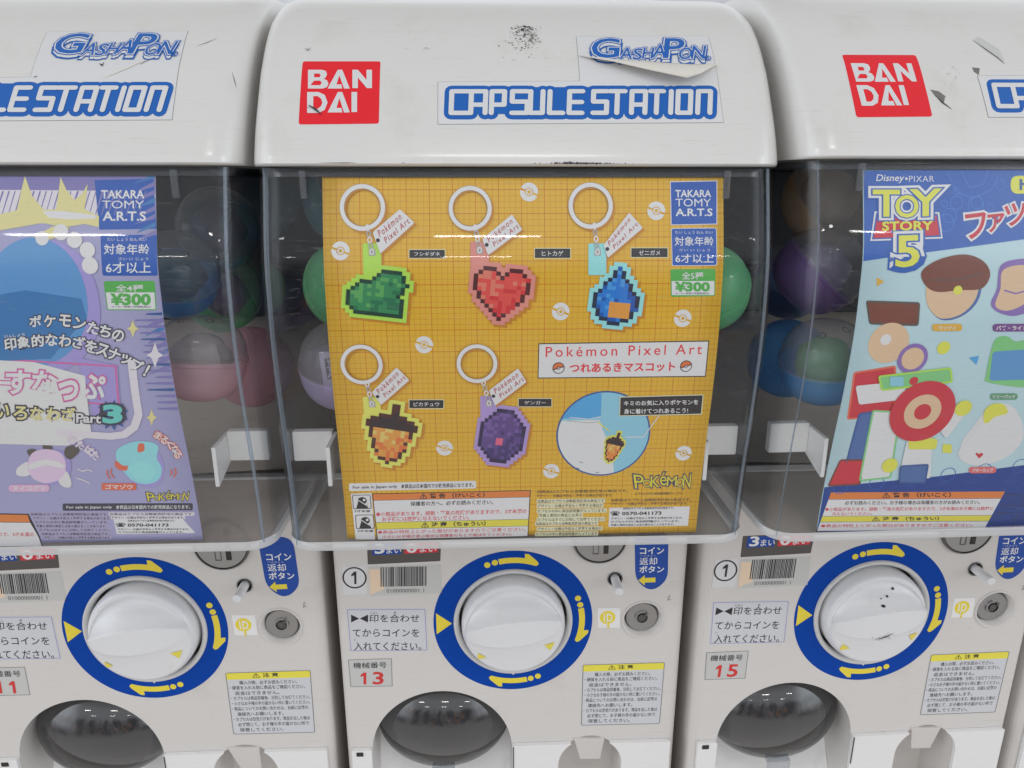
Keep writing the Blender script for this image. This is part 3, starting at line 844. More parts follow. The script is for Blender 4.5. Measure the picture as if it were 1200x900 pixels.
    tri((cx+.0275, -cH-.0125), -PI/2+.1, .0048); p.build('knob_mark', knob, org, step=.0012)
    p = Print(on_knob, None, base=1e-4); tri((cx-.0255, -cH-.0215), 2.0, .0042); p.build('knob_mark', knob, org, step=.0012)
    # ---- coin disc, return button, lock
    b = MB(); c0, c1 = .0658, .2582
    b.rings(disc_rings(c0, c1, [(.0205, front-.0001), (.0205, front-.0022), (.0192, front-.0030), (.0190, front-.0016)], 64), 1)
    b.rings(disc_rings(c0, c1, [(.0190, front-.0016), (.0186, front-.0024), (.0002, front-.0026)], 64), 0)
    coin = b.build('coin_plate', ['metal', 'metal_dark'], root, org, smooth=True, auto=math.radians(40))
    b = MB(); b.box(c0+.0030, c0+.0066, front-.0031, front-.0024, .2440, .2702)
    b.build('coin_slot', 'dark_gap', coin, org)
    p = Print(conv_plane(front-.0027), None)
    p.poly([(c0-.0052, -.244), (c0-.0052, -.2706), (c0-.0006, -.2706), (c0-.0006, -.244)], 'metal_dark', 0, [[(c0-.0047, -.2444), (c0-.0047, -.2701), (c0-.0011, -.2701), (c0-.0011, -.2444)]])
    p.build('coin_gauge', coin, org, step=None)
    b = MB(); b.rings(disc_rings(.0788, .2932, [(.0034, front+.018), (.0034, .4655), (.0030, .4642), (.0015, .4640), (.0001, .4646)], 28))
    btn = b.build('return_button', 'knob_plastic', root, org, smooth=True, auto=math.radians(50))
    b = MB(); b.rings(disc_rings(.0788, .2932, [(.0056, front-.0002), (.0058, front-.0008), (.0050, front-.0008), (.0049, front+.004)], 32)); b.build('button_collar', 'metal_dark', root, org, smooth=True)
    b = MB(); k0, k1 = .1022, .3300
    b.rings(disc_rings(k0, k1, [(.0168, front-.0002), (.0162, front-.0011), (.0152, front-.0006), (.0132, front+.0065), (.0122, front+.0080)], 56))
    lock = b.build('lock_bezel', 'body_plastic', root, org, smooth=True)
    b = MB()
    b.rings(disc_rings(k0, k1, [(.0124, front+.0080), (.0124, front+.0040), (.0118, front+.0034), (.0056, front+.0034), (.0056, front+.0022), (.0044, front+.0022), (.0044, front+.0044)], 48), 0)
    b.rings(disc_rings(k0, k1, [(.0044, front+.0040), (.0028, front+.0040), (.0028, front+.0024), (.0002, front+.0024)], 32), 1)
    b.box(k0+.0016, k0+.0036, front+.0012, front+.0030, k1-.0046, k1-.0022, 1)
    b.build('lock_cylinder', ['metal', 'metal_dark'], lock, org, smooth=True, auto=math.radians(35))
    # ---- body stickers
    rb = read_body('C')
    def P_(): return Print(plane, rb)
    p = P_()
    p.rq([(430, 636.5), (431, 661.5), (516, 657.5), (517, 634)], 'dark_label', 0, r=.001)
    p.rq([(436, 637.5), (436.5, 650.5), (470, 649), (470, 636.5)], 'btn_blue', 1); p.rq([(474, 636.3), (474, 649), (513, 647), (514, 635)], 'toy_red', 1)
    p.tb('3', 440, 637.5, 450, 648.5, 'white_print', 2, .03, tilt=.3); p.tb('まい', 453, 641, 470, 648.5, 'white_print', 2, .01, tilt=.5)
    p.tb('0', 477, 637, 488, 647.5, 'white_print', 2, .03, tilt=.3); p.tb('まい', 492, 639.5, 511, 647, 'white_print', 2, .01, tilt=.5)
    p.build('count_label', root, org, step=None)
    p = P_()
    p.rq([(432, 664), (434, 698), (518, 695), (517, 661)], 'sticker_grey', 0)
    p.pp([(433, 667), (434, 697), (451, 690), (446, 678), (445, 667)], 'torn_paper', 1)
    rd = random.Random(5); x = 446.0
    while x < 500:
        w_ = rd.choice((.7, .9, 1.3, 1.8)); p.quad((x, 664.6-(x-446)*.02), (x+w_, 664.6-(x-446)*.02), (x+w_, 687.5-(x-446)*.02), (x+.0, 687.5-(x-446)*.02), 'ink', 1); x += w_+rd.choice((.6, .8, 1.2))
    p.tb('01000000001 1', 453, 690.2, 497, 694.4, 'line_grey', 1, .01, tilt=.6)
    p.build('barcode_label', root, org, step=None)
    p = P_()
    p.rq([(401, 664), (402, 697), (430, 696), (429, 663)], 'sticker_white', 0)
    p.ring(415.5, 677, .0079, .0091, 'ink', 1); p.pp([(415.0, 669.8), (417.6, 669.6), (417.8, 684.2), (415.2, 684.4), (415.0, 674.0), (411.6, 675.4), (411.6, 673.2)], 'ink', 1)
    p.build('column_label', root, org, step=None)
    p = P_()
    box = [(405.5, 713), (410, 764), (502, 763), (499.5, 712.5)]
    p.rq(box, 'label_white', 0, r=.0008)
    p.frame([(406.8, 714.2), (411, 762.8), (500.6, 761.8), (498.2, 713.7)], 'violet', .0004, 1, r=.0008)
    p.tb('▶◀印を合わせ', 411.5, 720, 491.5, 729.3, 'ink', 1, .006, tilt=.2)
    p.tb('じるし', 434, 716.8, 443.5, 719.2, 'ink', 1); p.tb('あ', 461.5, 716.6, 464.4, 719.2, 'ink', 1)
    p.tb('てからコインを', 413.4, 737, 491.5, 746, 'ink', 1, .006); p.tb('い', 415, 748.6, 417.6, 750.6, 'ink', 1)
    p.tb('入れてください。', 415, 752.3, 494, 762.0, 'ink', 1, .006)
    p.build('instruction_label', root, org, step=None)
    p = P_()
    p.rq([(743.5, 622), (744.5, 680), (763, 694), (782.5, 680), (783.5, 622)], 'btn_blue', 0, r=.010)
    p.tb('コイン', 750, 641.5, 778, 649.3, 'white_print', 1, .02, tilt=.3); p.tb('へんきゃく', 750.5, 650.4, 768, 652.0, 'white_print', 1)
    p.tb('返却', 749.5, 653.4, 770, 662, 'white_print', 1, .006, tilt=.2); p.tb('ボタン', 749.5, 663.4, 778, 671, 'white_print', 1, .02, tilt=.3)
    p.pp([(748, 680), (755.5, 673.8), (755.5, 677.2), (768, 676.6), (768, 682.2), (755.5, 682.6), (755.5, 686)], 'arrow_yellow', 1)
    p.build('return_label', root, org, step=None)
    p = P_()
    p.rect(700.5, 712.5, 726.5, 735.5, 'panel_plastic', 0)
    p.disc(712, 723.5, .0061, 'arrow_yellow', 1, rz=.0058)
    p.tb('ıp', 707.5, 719, 717.5, 733, 'panel_plastic', 2, .0); p.rect(711.6, 728, 713.8, 736, 'arrow_yellow', 3)
    p.build('round_logo_label', root, org, step=None)
    p = P_()
    q = [(683, 779), (681, 850), (773, 848), (779, 776)]
    p.rq(q, 'label_white', 0, r=.0016)
    p.rq([(683, 779.4), (682.8, 787), (778.2, 784.2), (778.8, 776.4)], 'warn_yellow', 1, r=.0006)
    p.frame(q, 'line_grey', .00045, 2, r=.0016)
    p.tb('⚠ 注 意', 713, 779.6, 742, 784.6, 'ink', 2, .02, tilt=.8)
    LN = [('購入の際、必ずお読みください。', 697, 762), ('・硬貨を入れる前に商品をご確認ください。', 685, 770), ('返金はできません。', 690, 740), ('・カプセルは商品到着後、分別してお捨てください。', 685, 774), ('・小さなお子様の手の届かない所に置いてください。', 685, 773), ('・商品についてのお問い合わせは、台紙に記載の', 684, 770), ('連絡先へお願いします。', 689, 741), ('・カプセルは空気穴があります。商品を出した後は', 684, 770), ('必ず閉じて、お子様の手の届かない所で', 688, 768), ('保管してください。', 689, 738)]
    for i, (t, a, e) in enumerate(LN):
        y = 788.2 + i*6.05
        p.tb(t, a, y, e, y+4.4, 'ink', 1, .004, tilt=(e-a)*.022)
    p.build('caution_label', root, org, step=None)
    # small dirt on the body and the lid
    p = P_(); smudges(p, 784, 700, 3, 6, 16, 'scuff', 3); scratch(p, [(741, 871), (744, 872.5), (745, 876)], .0006, 'smudge')
    scratch(p, [(723, 748), (727, 748.5)], .0005, 'scuff'); smudges(p, 560, 835, 40, 18, 5, 'scuff', 12, (.0001, .0003))
    p.build('scuff_mark', body, org, step=None)
    return root, lid, body, on_knob

def numbers(m, root, org, n):
    p = Print(conv_plane(DB), read_body('C'))
    q = [(408, 773), (411, 805), (460, 804), (459, 771.5)]
    p.rq(q, 'sticker_grey', 0); p.frame(q, 'line_grey', .0004, 1)
    p.tb('機械番号', 414, 776.3, 453, 783.2, 'ink', 2, .003, tilt=.6)
    def one(x): p.pp([(x+4.2, 788), (x+7.3, 788), (x+7.3, 801.9), (x+4.0, 801.9), (x+4.0, 791.9), (x+.6, 793.2), (x+.6, 790.9)], 'num_red', 2)
    for i, c in enumerate(n):
        if c == '1': one(422+i*15.5)
        else: p.tb(c, 437.5, 787.6, 449, 801.6, 'num_red', 2, .02)
    return p.build('number_label', root, org, step=None)

def copy_tree(o, parent=None):
    c = o.copy(); COL.objects.link(c); c.parent = parent
    for ch in list(o.children): copy_tree(ch, c)
    return c
machine, lidC, bodyC, on_knob = build_machine()
others = {}
for m, lab in (('L', 'white capsule vending machine holding the lavender card, number 11'), ('R', 'white capsule vending machine holding the blue card, number 15')):
    r_ = copy_tree(machine); o = Org(m, 0, PIV, HB)
    r_.location = o.loc(); r_.rotation_euler = (0, 0, o.f.r); r_['label'] = lab; others[m] = r_
orgC = Org('C', 0, PIV, HB)
FRAMES['E'] = (.5600, .0245, .0700, -.0060); F['E'] = Frame('E')
r_ = copy_tree(machine); o = Org('E', 0, PIV, HB); r_.location = o.loc(); r_.rotation_euler = (0, 0, o.f.r)
r_['label'] = 'white capsule vending machine cut off at the right edge, right of number 15'
for m, r_, n in (('C', machine, '13'), ('L', others['L'], '11'), ('R', others['R'], '15')): numbers(m, r_, orgC, n)

def child(o, base): return [c for c in o.children if c.name.split('.')[0] == base][0]
# marks that differ from lid to lid
p = Print(conv_lid, read_lid('C'))
smudges(p, 614, 34, 24, 36, 260, 'smudge', 2, (.0002, .0010)); smudges(p, 610, 24, 14, 16, 90, 'smudge', 8, (.0003, .0012)); smudges(p, 622, 45, 12, 12, 60, 'scuff', 9); smudges(p, 604, 20, 3, 6, 26, 'ink', 15, (.0005, .0013))
for pts, w_ in (([(488, 14), (500, 15), (505, 14)], .0004), ([(526, 16), (528, 20), (526, 23)], .0007), ([(474, 58), (480, 58.5)], .0004), ([(496, 59), (499, 57), (504, 59)], .0004), ([(358, 58), (361, 60), (364, 57)], .0008), ([(752, 23), (768, 19.5), (783, 17.5)], .0004), ([(600, 72), (604, 71)], .0007), ([(638, 69), (642, 70)], .0006), ([(362, 124), (370, 129), (377, 135)], .0012), ([(360, 127), (366, 126)], .0007)):
    scratch(p, pts, w_, 'smudge' if w_ > .0006 else 'scuff', 2)
p.build('scuff_mark', lidC, orgC)
p = Print(conv_lid, read_lid('L')); oL = orgC
scratch(p, [(121, 92), (135, 86), (150, 80), (165, 73), (174, 71)], .0009, 'folded_paper', 6); scratch(p, [(117, 75), (120, 77.5), (122, 74)], .0014, 'smudge', 6); smudges(p, 147, 68, 12, 3, 24, 'scuff', 5); scratch(p, [(165, 76), (174, 71)], .001, 'smudge', 6)
scratch(p, [(272, 85), (275, 95), (277, 103)], .0006, 'scuff'); scratch(p, [(231, 54), (243, 50), (254, 45)], .0005, 'scuff'); scratch(p, [(40, 91), (44, 90)], .0014, 'smudge', 6)
p.build('scuff_mark', child(others['L'], 'lid'), oL)
p = Print(conv_lid, read_lid('R'))
p.pp([(1140, 47), (1147, 43), (1158, 50), (1171, 58), (1177, 73), (1166, 66), (1152, 57)], 'sticker_grey', 0); scratch(p, [(1141, 48), (1155, 58), (1168, 67), (1177, 75)], .0009, 'scuff', 1)
p.pp([(1139, 79), (1148, 80), (1147, 88), (1141, 84)], 'scuff', 0); p.pp([(1090, 105), (1100, 107), (1108, 113), (1106, 120), (1096, 113)], 'scuff', 0); scratch(p, [(1096, 112), (1104, 120), (1115, 128)], .001, 'smudge', 1)
smudges(p, 1115, 92, 14, 34, 26, 'sticker_grey', 4, (.0004, .0012)); smudges(p, 1176, 115, 10, 6, 24, 'scuff', 6)
p.build('scuff_mark', child(others['R'], 'lid'), orgC)
# peeled corner of the wordmark sticker, folded down over itself
rl = read_lid('C')
A = [(679, 66), (700, 70), (740, 72), (780, 75), (815, 77), (838, 76)]
Bm = [(679, 66.5), (716, 80), (757, 92), (800, 104.5), (818, 94), (838, 78.5)]
V = []; ncol = len(A)
for k in range(5):
    t = k/4
    for i in range(ncol):
        a = rl(*A[i]); bq = rl(*Bm[i]); u = a[0]*(1-t)+bq[0]*t; w_ = a[1]*(1-t)+bq[1]*t
        gap = math.hypot(a[0]-bq[0], a[1]-bq[1])
        lift = .0005 + gap*.42*math.sin(t*PI/2)
        D, H = lid_at(w_, lift); V.append((u, D, H))
Fc = [(k*ncol+i, (k+1)*ncol+i, (k+1)*ncol+i+1, k*ncol+i+1) for k in range(4) for i in range(ncol-1)]
fl = mesh('peeled_flap', V, Fc, 'folded_paper', lidC, orgC, smooth=True)
md = fl.modifiers.new('t', 'SOLIDIFY'); md.thickness = .0003; md.offset = 1

p = Print(on_knob, read_body('R', DB-.020), base=2e-4)
for x, y, rx, ry in ((1037, 712, 2.6, 1.2), (1046, 705, 1.5, 1.2), (1056, 699, 2.0, 1.6), (1038, 707, 1.0, .6)):
    u = p.r(x, y); p.poly(circ(u[0], u[1], rx*.0006, 9, ry*.0006), 'ink', 0)
smudges(p, 1036, 748, 16, 7, 40, 'scuff', 3, (.0003, .0010)); scratch(p, [(1026, 751), (1036, 747), (1047, 742)], .0012, 'smudge')
p.build('scuff_mark', child(others['R'], 'dial_knob'), orgC, step=.002)

# ------------------------------------------------------------------ display cards standing inside the cases
def card_thing(m, u0, u1, base_mat, label):
    org = Org(m, (u0+u1)/2, card_D(.203), .2045)
    root = empty('display_card', org, label, 'display card', 'printed cards inside the cases')
    V = []; n = 52; k = 8
    for i in range(n+1):
        H = -.0025 + .2055*i/n
        for j in range(k+1): V.append((u0+(u1-u0)*j/k, card_D(H), H))
    Fc = [(i*(k+1)+j, (i+1)*(k+1)+j, (i+1)*(k+1)+j+1, i*(k+1)+j+1) for i in range(n) for j in range(k)]
    o = mesh('card_sheet', V, Fc, base_mat, root, org, smooth=True)
    md = o.modifiers.new('t', 'SOLIDIFY'); md.thickness = .0004; md.offset = -1
    return root, org
def card_print(m): return Print(conv_card, read_card(m))

def maker_label(m, root, org, q, lines, white=True):
    p = card_print(m)
    if white: p.rq([(q[0][0]-1, q[0][1]-1), (q[1][0]+1, q[1][1]-1), (q[2][0]+1, q[2][1]+1), (q[3][0]-1, q[3][1]+1)], 'grey_white', 0)
    p.rq(q, 'navy_label', 1)
    for t, x0, y0, x1, y1 in lines: p.tb(t, x0, y0, x1, y1, 'white_print', 2, 0.0 if 'M' in t else .022)
    p.build('maker_label', root, org)
def age_label(m, root, org, q, l1, l2, f1, f2, white):
    p = card_print(m)
    if white: p.rq([(q[0][0]-.8, q[0][1]-.8), (q[1][0]+.8, q[1][1]-.8), (q[2][0]+.8, q[2][1]+.8), (q[3][0]-.8, q[3][1]+.8)], 'grey_white', 0, r=.0012)
    p.rq(q, 'navy_label', 1, r=.001)
    p.tb('対象年齢', *l1, 'white_print', 2, .010); p.tb('6才以上', *l2, 'white_print', 2, .012)
    p.tb('たい しょう ねん れい', *f1, 'white_print', 2); p.tb('さい い じょう', *f2, 'white_print', 2)
    p.build('age_label', root, org)
def price_label(m, root, org, q, ysplit, kinds, kb, pb, sb):
    p = card_print(m)
    (x0, y0), (x1, _), (x2, y2), (x3, _) = q
    f = (ysplit-y0)/(y2-y0)
    p.rq(q, 'green_label', 0, r=.0012)
    i = [(x0+(x3-x0)*f+1.2, ysplit), (x1+(x2-x1)*f-1.2, ysplit), (x2-1.2, y2-1.2), (x3+1.2, y2-1.2)]
    p.rq(i, 'white_print', 1, r=.0006)
    p.tb(kinds, *kb, 'white_print', 2, .012); p.tb('¥300', *pb, 'green_label', 2, .05); p.tb('メーカー希望小売価格(税込)', *sb, 'ink', 2)
    p.build('price_label', root, org)

# ---- generic pixel charms (plain stand-in motifs)
def pixel_grid(kind):
    n = 19; G = {}
    def inside(x, y):
        if kind == 'bush': return ((x+.22)/.74)**2 + ((y+.16)/.58)**2 < 1 or ((x-.36)/.52)**2 + ((y-.36)/.46)**2 < 1 or (abs(x-.45) < .36 and -.75 < y < 0)
        if kind == 'heart':
            X, Y = x*1.18, y*1.15+.12
            return (X*X+Y*Y-.62)**3 - X*X*Y**3*1.3 < 0
        if kind == 'drop':
            r = math.hypot(x, (y+.22)); return r < .68 or (y > -.22 and abs(x) < .68*(1-(y+.1)/1.15)*.95 and y < .98)
        if kind == 'acorn':
            return (abs(x) < .82*math.sqrt(max(0, 1-((y-.35)/.5)**2)) and y > .3) or (((x)/.66)**2 + ((y-.3)/1.18)**2 < 1 and y <= .3) or (abs(x-.08) < .1 and y > .7)
        if kind == 'gem': return abs(x)+abs(y)*.92 < 1.14 and abs(x) < .86 and abs(y) < .9
    for i in range(n):
        for j in range(n):
            x, y = (i-(n-1)/2)/((n-3)/2), (j-(n-1)/2)/((n-3)/2)
            if inside(x, y): G[(i, j)] = (x, y)
    return n, G
def charm(m, root, org, kind, box, rot, pal, halo, tab, ringc, tag, extra=None, label=None, small=False):
    p = card_print(m); rd = random.Random(hash(kind) % 7 if False else len(kind)*3+1)
    x0, y0, x1, y1 = box
    c = p.r((x0+x1)/2, (y0+y1)/2); a_ = p.r(x0, (y0+y1)/2); b_ = p.r(x1, (y0+y1)/2); t_ = p.r((x0+x1)/2, y0); d_ = p.r((x0+x1)/2, y1)
    wu = (b_[0]-a_[0]); hu = (t_[1]-d_[1])
    n, G = pixel_grid(kind)
    px = wu/(n-.4)*.97; py = hu/(n-.4)*.97
    cr, sr = math.cos(rot), math.sin(rot)
    def sq(i, j, g=0.0, ox=0, oy=0):
        X, Y = (i-(n-1)/2)*px, (j-(n-1)/2)*py
        q = []
        for dx, dy in ((-.5, -.5), (.5, -.5), (.5, .5), (-.5, .5)):
            u, w_ = X+dx*(px*(1+g)), Y+dy*(py*(1+g))
            q.append((c[0]+cr*u-sr*w_+ox, c[1]+sr*u+cr*w_+oy))
        return q
    H1 = {(i+a, j+b) for (i, j) in G for a in (-1, 0, 1) for b in (-1, 0, 1)}
    if not small:
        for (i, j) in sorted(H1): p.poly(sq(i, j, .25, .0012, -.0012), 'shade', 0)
    if not small:
        for f in (1,):
            u = p.r(tab[0], tab[1]); k = .0052
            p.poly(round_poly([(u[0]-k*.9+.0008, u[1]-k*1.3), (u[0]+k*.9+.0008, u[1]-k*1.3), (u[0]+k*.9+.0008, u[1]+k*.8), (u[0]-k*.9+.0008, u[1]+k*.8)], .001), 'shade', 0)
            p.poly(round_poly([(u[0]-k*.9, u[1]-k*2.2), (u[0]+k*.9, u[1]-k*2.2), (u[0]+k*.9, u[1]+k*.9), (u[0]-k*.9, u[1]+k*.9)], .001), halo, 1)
            p.poly([(u[0]-k*.3, u[1]-k*.3), (u[0]+k*.35, u[1]-k*.3), (u[0]+k*.35, u[1]+k*.35), (u[0]-k*.3, u[1]+k*.35)], 'chain', 2)
    for (i, j) in sorted(H1): p.poly(sq(i, j, .05), halo, 1)
    for (i, j), (x, y) in sorted(G.items()):
        edge = any((i+a, j+b) not in G for a, b in ((1, 0), (-1, 0), (0, 1), (0, -1)))
        if edge: mt = pal[0] if rd.random() < .86 else pal[3]
        else:
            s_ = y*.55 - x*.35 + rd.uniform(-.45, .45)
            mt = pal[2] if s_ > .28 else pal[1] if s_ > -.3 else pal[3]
        if extra: mt = extra(x, y, mt, edge)
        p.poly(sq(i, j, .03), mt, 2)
    if not small:
        rx, ry, r1 = ringc
        u = p.r(rx, ry); r1m = r1*.00046
        p.poly(circ(u[0]+.0009, u[1]-.0009, r1m, 40), 'shade', 0, [circ(u[0]+.0009, u[1]-.0009, r1m*.80, 40)])
        p.poly(circ(u[0], u[1], r1m, 44), 'ring_shadow', 1, [circ(u[0], u[1], r1m*.76, 44)])
        p.poly(circ(u[0], u[1], r1m*.985, 44), 'ring_print', 2, [circ(u[0], u[1], r1m*.80, 44)])
        # little chain between ring and tab
        q0 = Vector(p.r(rx+(tab[0]-rx)*.55, ry+r1*.93)); q1 = Vector(p.r(tab[0], tab[1]-1))
        for k in range(5):
            f = k/4; q = q0*(1-f)+q1*f
            p.poly(circ(q.x, q.y, .0013, 12, .0017), 'chain' if k % 2 else 'ring_print', 3, [circ(q.x, q.y, .0006, 12, .0010)])
        tq = [Vector(p.r(*t)) for t in tag]         # far top, right, bottom, near left
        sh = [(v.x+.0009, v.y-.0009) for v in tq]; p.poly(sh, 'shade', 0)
        p.poly(round_poly(tq, .0008), 'grey_white', 4)
        hole = tq[2]*.42+tq[3]*.52+tq[0]*.03+tq[1]*.03; p.poly(circ(hole.x, hole.y, .0010, 12), 'ink', 5)
        A, B, Cc, D = tq
        def at(s_, t): return tuple(D*(1-s_)*(1-t) + A*s_*(1-t) + Cc*(1-s_)*t + B*s_*t)
        p.text('Pokémon', at(.14, .10), at(.92, .10), at(.14, .42), 'tagred', 5, .01, 1.3, surf=True)
        p.text('Pixel Art', at(.22, .55), at(.98, .55), at(.22, .83), 'tagred', 5, .01, 1.25, surf=True)
        return p.build('charm_picture', root, org, label)
    return p

# ---- orange card
uL, uR = -.1012, .1065
root, org = card_thing('C', uL, uR, 'orange', 'orange grid display card picturing five pixel charms')
blue_x = lambda x, y, mt, e: ('o1' if (abs(x-.1) < .3 and abs(y+.45) < .22) and not e else mt)
ac_x = lambda x, y, mt, e: (('cap' if (mt != 'o0') else 'o0') if y > .28 else mt)
gem_x = lambda x, y, mt, e: ('pink' if abs(x+.1) < .12 and abs(y+.15) < .12 else mt)
charm('C', root, org, 'bush', (396, 301, 489, 389), -.12, ('g0', 'g1', 'g2', 'g3'), 'halo_green', (436, 296), (425, 243, 25.5), [(469, 245), (486, 261), (446, 297), (437, 272)], label='green bush shaped charm picture on the orange card')
charm('C', root, org, 'heart', (538, 299, 636, 391), -.10, ('r0', 'r1', 'r2', 'r3'), 'halo_red', (562, 294), (551, 244, 24.5), [(600, 251), (612, 269), (572, 299), (565, 280)], label='red heart shaped charm picture on the orange card')
charm('C', root, org, 'drop', (675, 303, 770, 391), -.10, ('b0', 'b1', 'b2', 'b3'), 'halo_blue', (700, 296), (692, 241, 25.5), [(737, 249), (753, 267), (712, 302), (707, 287)], blue_x, label='blue drop shaped charm picture on the orange card')
charm('C', root, org, 'acorn', (413, 473, 502, 553), -.18, ('o0', 'o1', 'o2', 'o3'), 'halo_yel', (436, 474), (424, 427, 24.5), [(465, 430), (480, 445), (447, 474), (436, 459)], ac_x, label='brown acorn shaped charm picture on the orange card')
charm('C', root, org, 'gem', (549, 471, 627, 551), -.14, ('p0', 'p1', 'p2', 'p3'), 'halo_pur', (573, 473), (559, 426, 24), [(607, 431), (617, 447), (580, 475), (573, 457)], gem_x, label='purple gem shaped charm picture on the orange card')
for t, q in (('フシギダネ', (479, 292, 522, 303)), ('ヒトカゲ', (626, 290.5, 669, 303)), ('ゼニガメ', (739, 290, 783, 302)), ('ピカチュウ', (479, 468, 520.5, 479)), ('ゲンガー', (607, 466.5, 647, 477))):
    p = card_print('C'); p.rect(*q, 'emblem', 0); p.rect(q[0]+.8, q[1]+.8, q[2]-.8, q[3]-.8, 'darktag', 1)
    wd = 30 if len(t) == 5 else 25; c_ = (q[0]+q[2])/2
    p.tb(t, c_-wd/2, q[1]+3.2, c_+wd/2, q[3]-3.0, 'white_print', 2, .008); p.build('name_tag', root, org)
for ex_, ey_ in ((620, 225), (769, 247), (657, 365), (800, 373), (399, 294), (497, 404), (521, 525), (801, 531), (646, 552)):
    p = card_print('C'); u = p.r(ex_, ey_); r1 = .0047
    # white disc split by a slanted gap with a ring in the middle
    for s_ in (0, 1):
        a0 = -.35 + s_*PI
        up = [(u[0]+r1*math.cos(a0+.12+(PI-.24)*i/18), u[1]+r1*math.sin(a0+.12+(PI-.24)*i/18)) for i in range(19)]
        inn = [(u[0]+r1*.46*math.cos(a0+.24+(PI-.48)*i/12), u[1]+r1*.46*math.sin(a0+.24+(PI-.48)*i/12)) for i in range(13)][::-1]
        p.poly(up+inn, 'ring_print', 0)
    p.poly(circ(u[0], u[1], r1*.36, 20), 'ring_print', 0, [circ(u[0], u[1], r1*.2, 16)])
    p.build('round_emblem', root, org)
maker_label('C', root, org, [(786, 213.5), (839.5, 212.5), (839.5, 262), (787, 263)], (('TAKARA', 791.5, 222.8, 833, 230.8), ('TOMY', 791.5, 232.8, 833, 242), ('A.R.T.S', 792, 244.5, 834.5, 253)))
age_label('C', root, org, [(787, 268), (839, 267.5), (839.5, 310.5), (788, 311)], (790.5, 277.3, 836, 288), (791.5, 297.5, 836, 308), (791, 270.6, 835, 274), (796, 291.5, 832, 294.5), True)
price_label('C', root, org, [(785.5, 315.5), (838.5, 315), (838, 347), (786, 348)], 329.3, '全5種', (799, 318.8, 824, 327.4), (792, 330.8, 831, 341), (791, 342.5, 831, 345.3))
p = card_print('C')
q = [(631, 402.3), (831, 399), (827, 441.5), (630, 443.5)]
p.rq(q, 'darktag', 0); p.rq([(632, 403.4), (829.8, 400.2), (826, 440.4), (631, 442.4)], 'grey_white', 1)
p.text('Pokémon Pixel Art', (639.5, 406.5), (823, 403.2), (639.5, 418.3), 'title_red', 2, .004, 1.35)
p.text('つれあるきマスコット', (668, 426.3), (791, 424.3), (668, 436.5), 'title_red', 2, .03)
for bx, by in ((654.5, 431.2), (803.8, 429)):
    u = p.r(bx, by); r1 = .0033
    p.poly(circ(u[0], u[1], r1, 24), 'ink', 2); p.poly(circ(u[0], u[1], r1*.86, 24), 'grey_white', 3)
    p.poly([(u[0]+r1*.86*math.cos(.3+PI*i/14), u[1]+r1*.86*math.sin(.3+PI*i/14)) for i in range(15)], 'ball_red', 4)
    p.stroke([(u[0]-r1*.8, u[1]-r1*.25), (u[0]+r1*.8, u[1]+r1*.25)], r1*.16, 'ink', 5, caps=False); p.poly(circ(u[0], u[1], r1*.26, 12), 'ink', 6); p.poly(circ(u[0], u[1], r1*.15, 12), 'grey_white', 7)
p.build('title_panel', root, org)
p = card_print('C')
u = p.r(707, 509); r1 = abs(p.r(762, 509)[0]-p.r(652, 509)[0])/2
p.poly(circ(u[0], u[1], r1, 72), 'navy', 0); p.poly(circ(u[0], u[1], r1*.965, 72), 'sky', 1)
def cl(pts, k=.962):
    out = []
    for x, y in pts:
        q = Vector(p.r(x, y))-Vector(u)
        if q.length > r1*k: q = q.normalized()*r1*k
        out.append((u[0]+q.x, u[1]+q.y))
    return out
def dens(pts, n=10): return [(a[0]+(b[0]-a[0])*i/n, a[1]+(b[1]-a[1])*i/n) for a, b in zip(pts, pts[1:]+pts[:1]) for i in range(n)]
p.poly(cl(dens([(655, 490), (663, 470), (690, 460), (705, 461), (704, 489), (690, 491)])), 'denim', 2)
p.poly(cl(dens([(645, 493), (703, 492), (706, 503), (714, 520), (719, 545), (719, 562), (690, 565), (655, 550), (648, 520)])), 'cloth', 2)
p.line([(664, 493), (690, 495.5), (702, 494)], .0004, 'chain', 3); p.line([(667, 489), (690, 491), (704, 488)], .0005, 'grey_white', 4)
p.line([(701, 495), (714, 505)], .0007, 'halo_yel', 4)
p.pp([(671, 516), (681, 510), (687, 509), (684, 518), (675, 521)], 'grey_white', 3)
for sx, sy in ((679, 541), (698, 553), (675, 548)): p.line([(sx, sy), (sx+4, sy+1.2)], .0003, 'ink', 3)
pc = charm('C', root, org, 'acorn', (702, 506, 734, 546), -.25, ('o0', 'o1', 'o2', 'o3'), 'halo_yel', (0, 0), None, None, ac_x, small=True)
p.P += [(v, f, mt if mt != 'shade' else 'navy', z+1.2e-4, c_) for v, f, mt, z, c_ in pc.P if mt != 'shade']
p.line([(772, 487), (754, 511.8), (732, 512)], .0006, 'grey_white', 4)
p.rq([(726, 464.6), (824.3, 462), (822, 485.5), (725.5, 487.6)], 'emblem', 5); p.rq([(727, 465.6), (823.2, 463), (821, 484.5), (726.5, 486.6)], 'darktag', 6)
p.tb('キミのお気に入りポケモンを', 731, 469.5, 818, 475.3, 'white_print', 7, .018, tilt=1.6); p.tb('身に着けてつれあるこう!', 731, 479, 806, 485, 'white_print', 7, .018, tilt=1.4)
p.build('demonstration_picture', root, org)
def toon_word(p, letters, edge, fill, e=.085, f_=.018):
    """letters: (char, x0, y0, x1, y1, tilt, lean)"""
    for c, x0, y0, x1, y1, ti, le in letters: p.tb(c, x0, y0, x1, y1, edge, 2, e, tilt=ti, lean=le)
    for c, x0, y0, x1, y1, ti, le in letters: p.tb(c, x0, y0, x1, y1, fill, 3, f_, tilt=ti, lean=le)
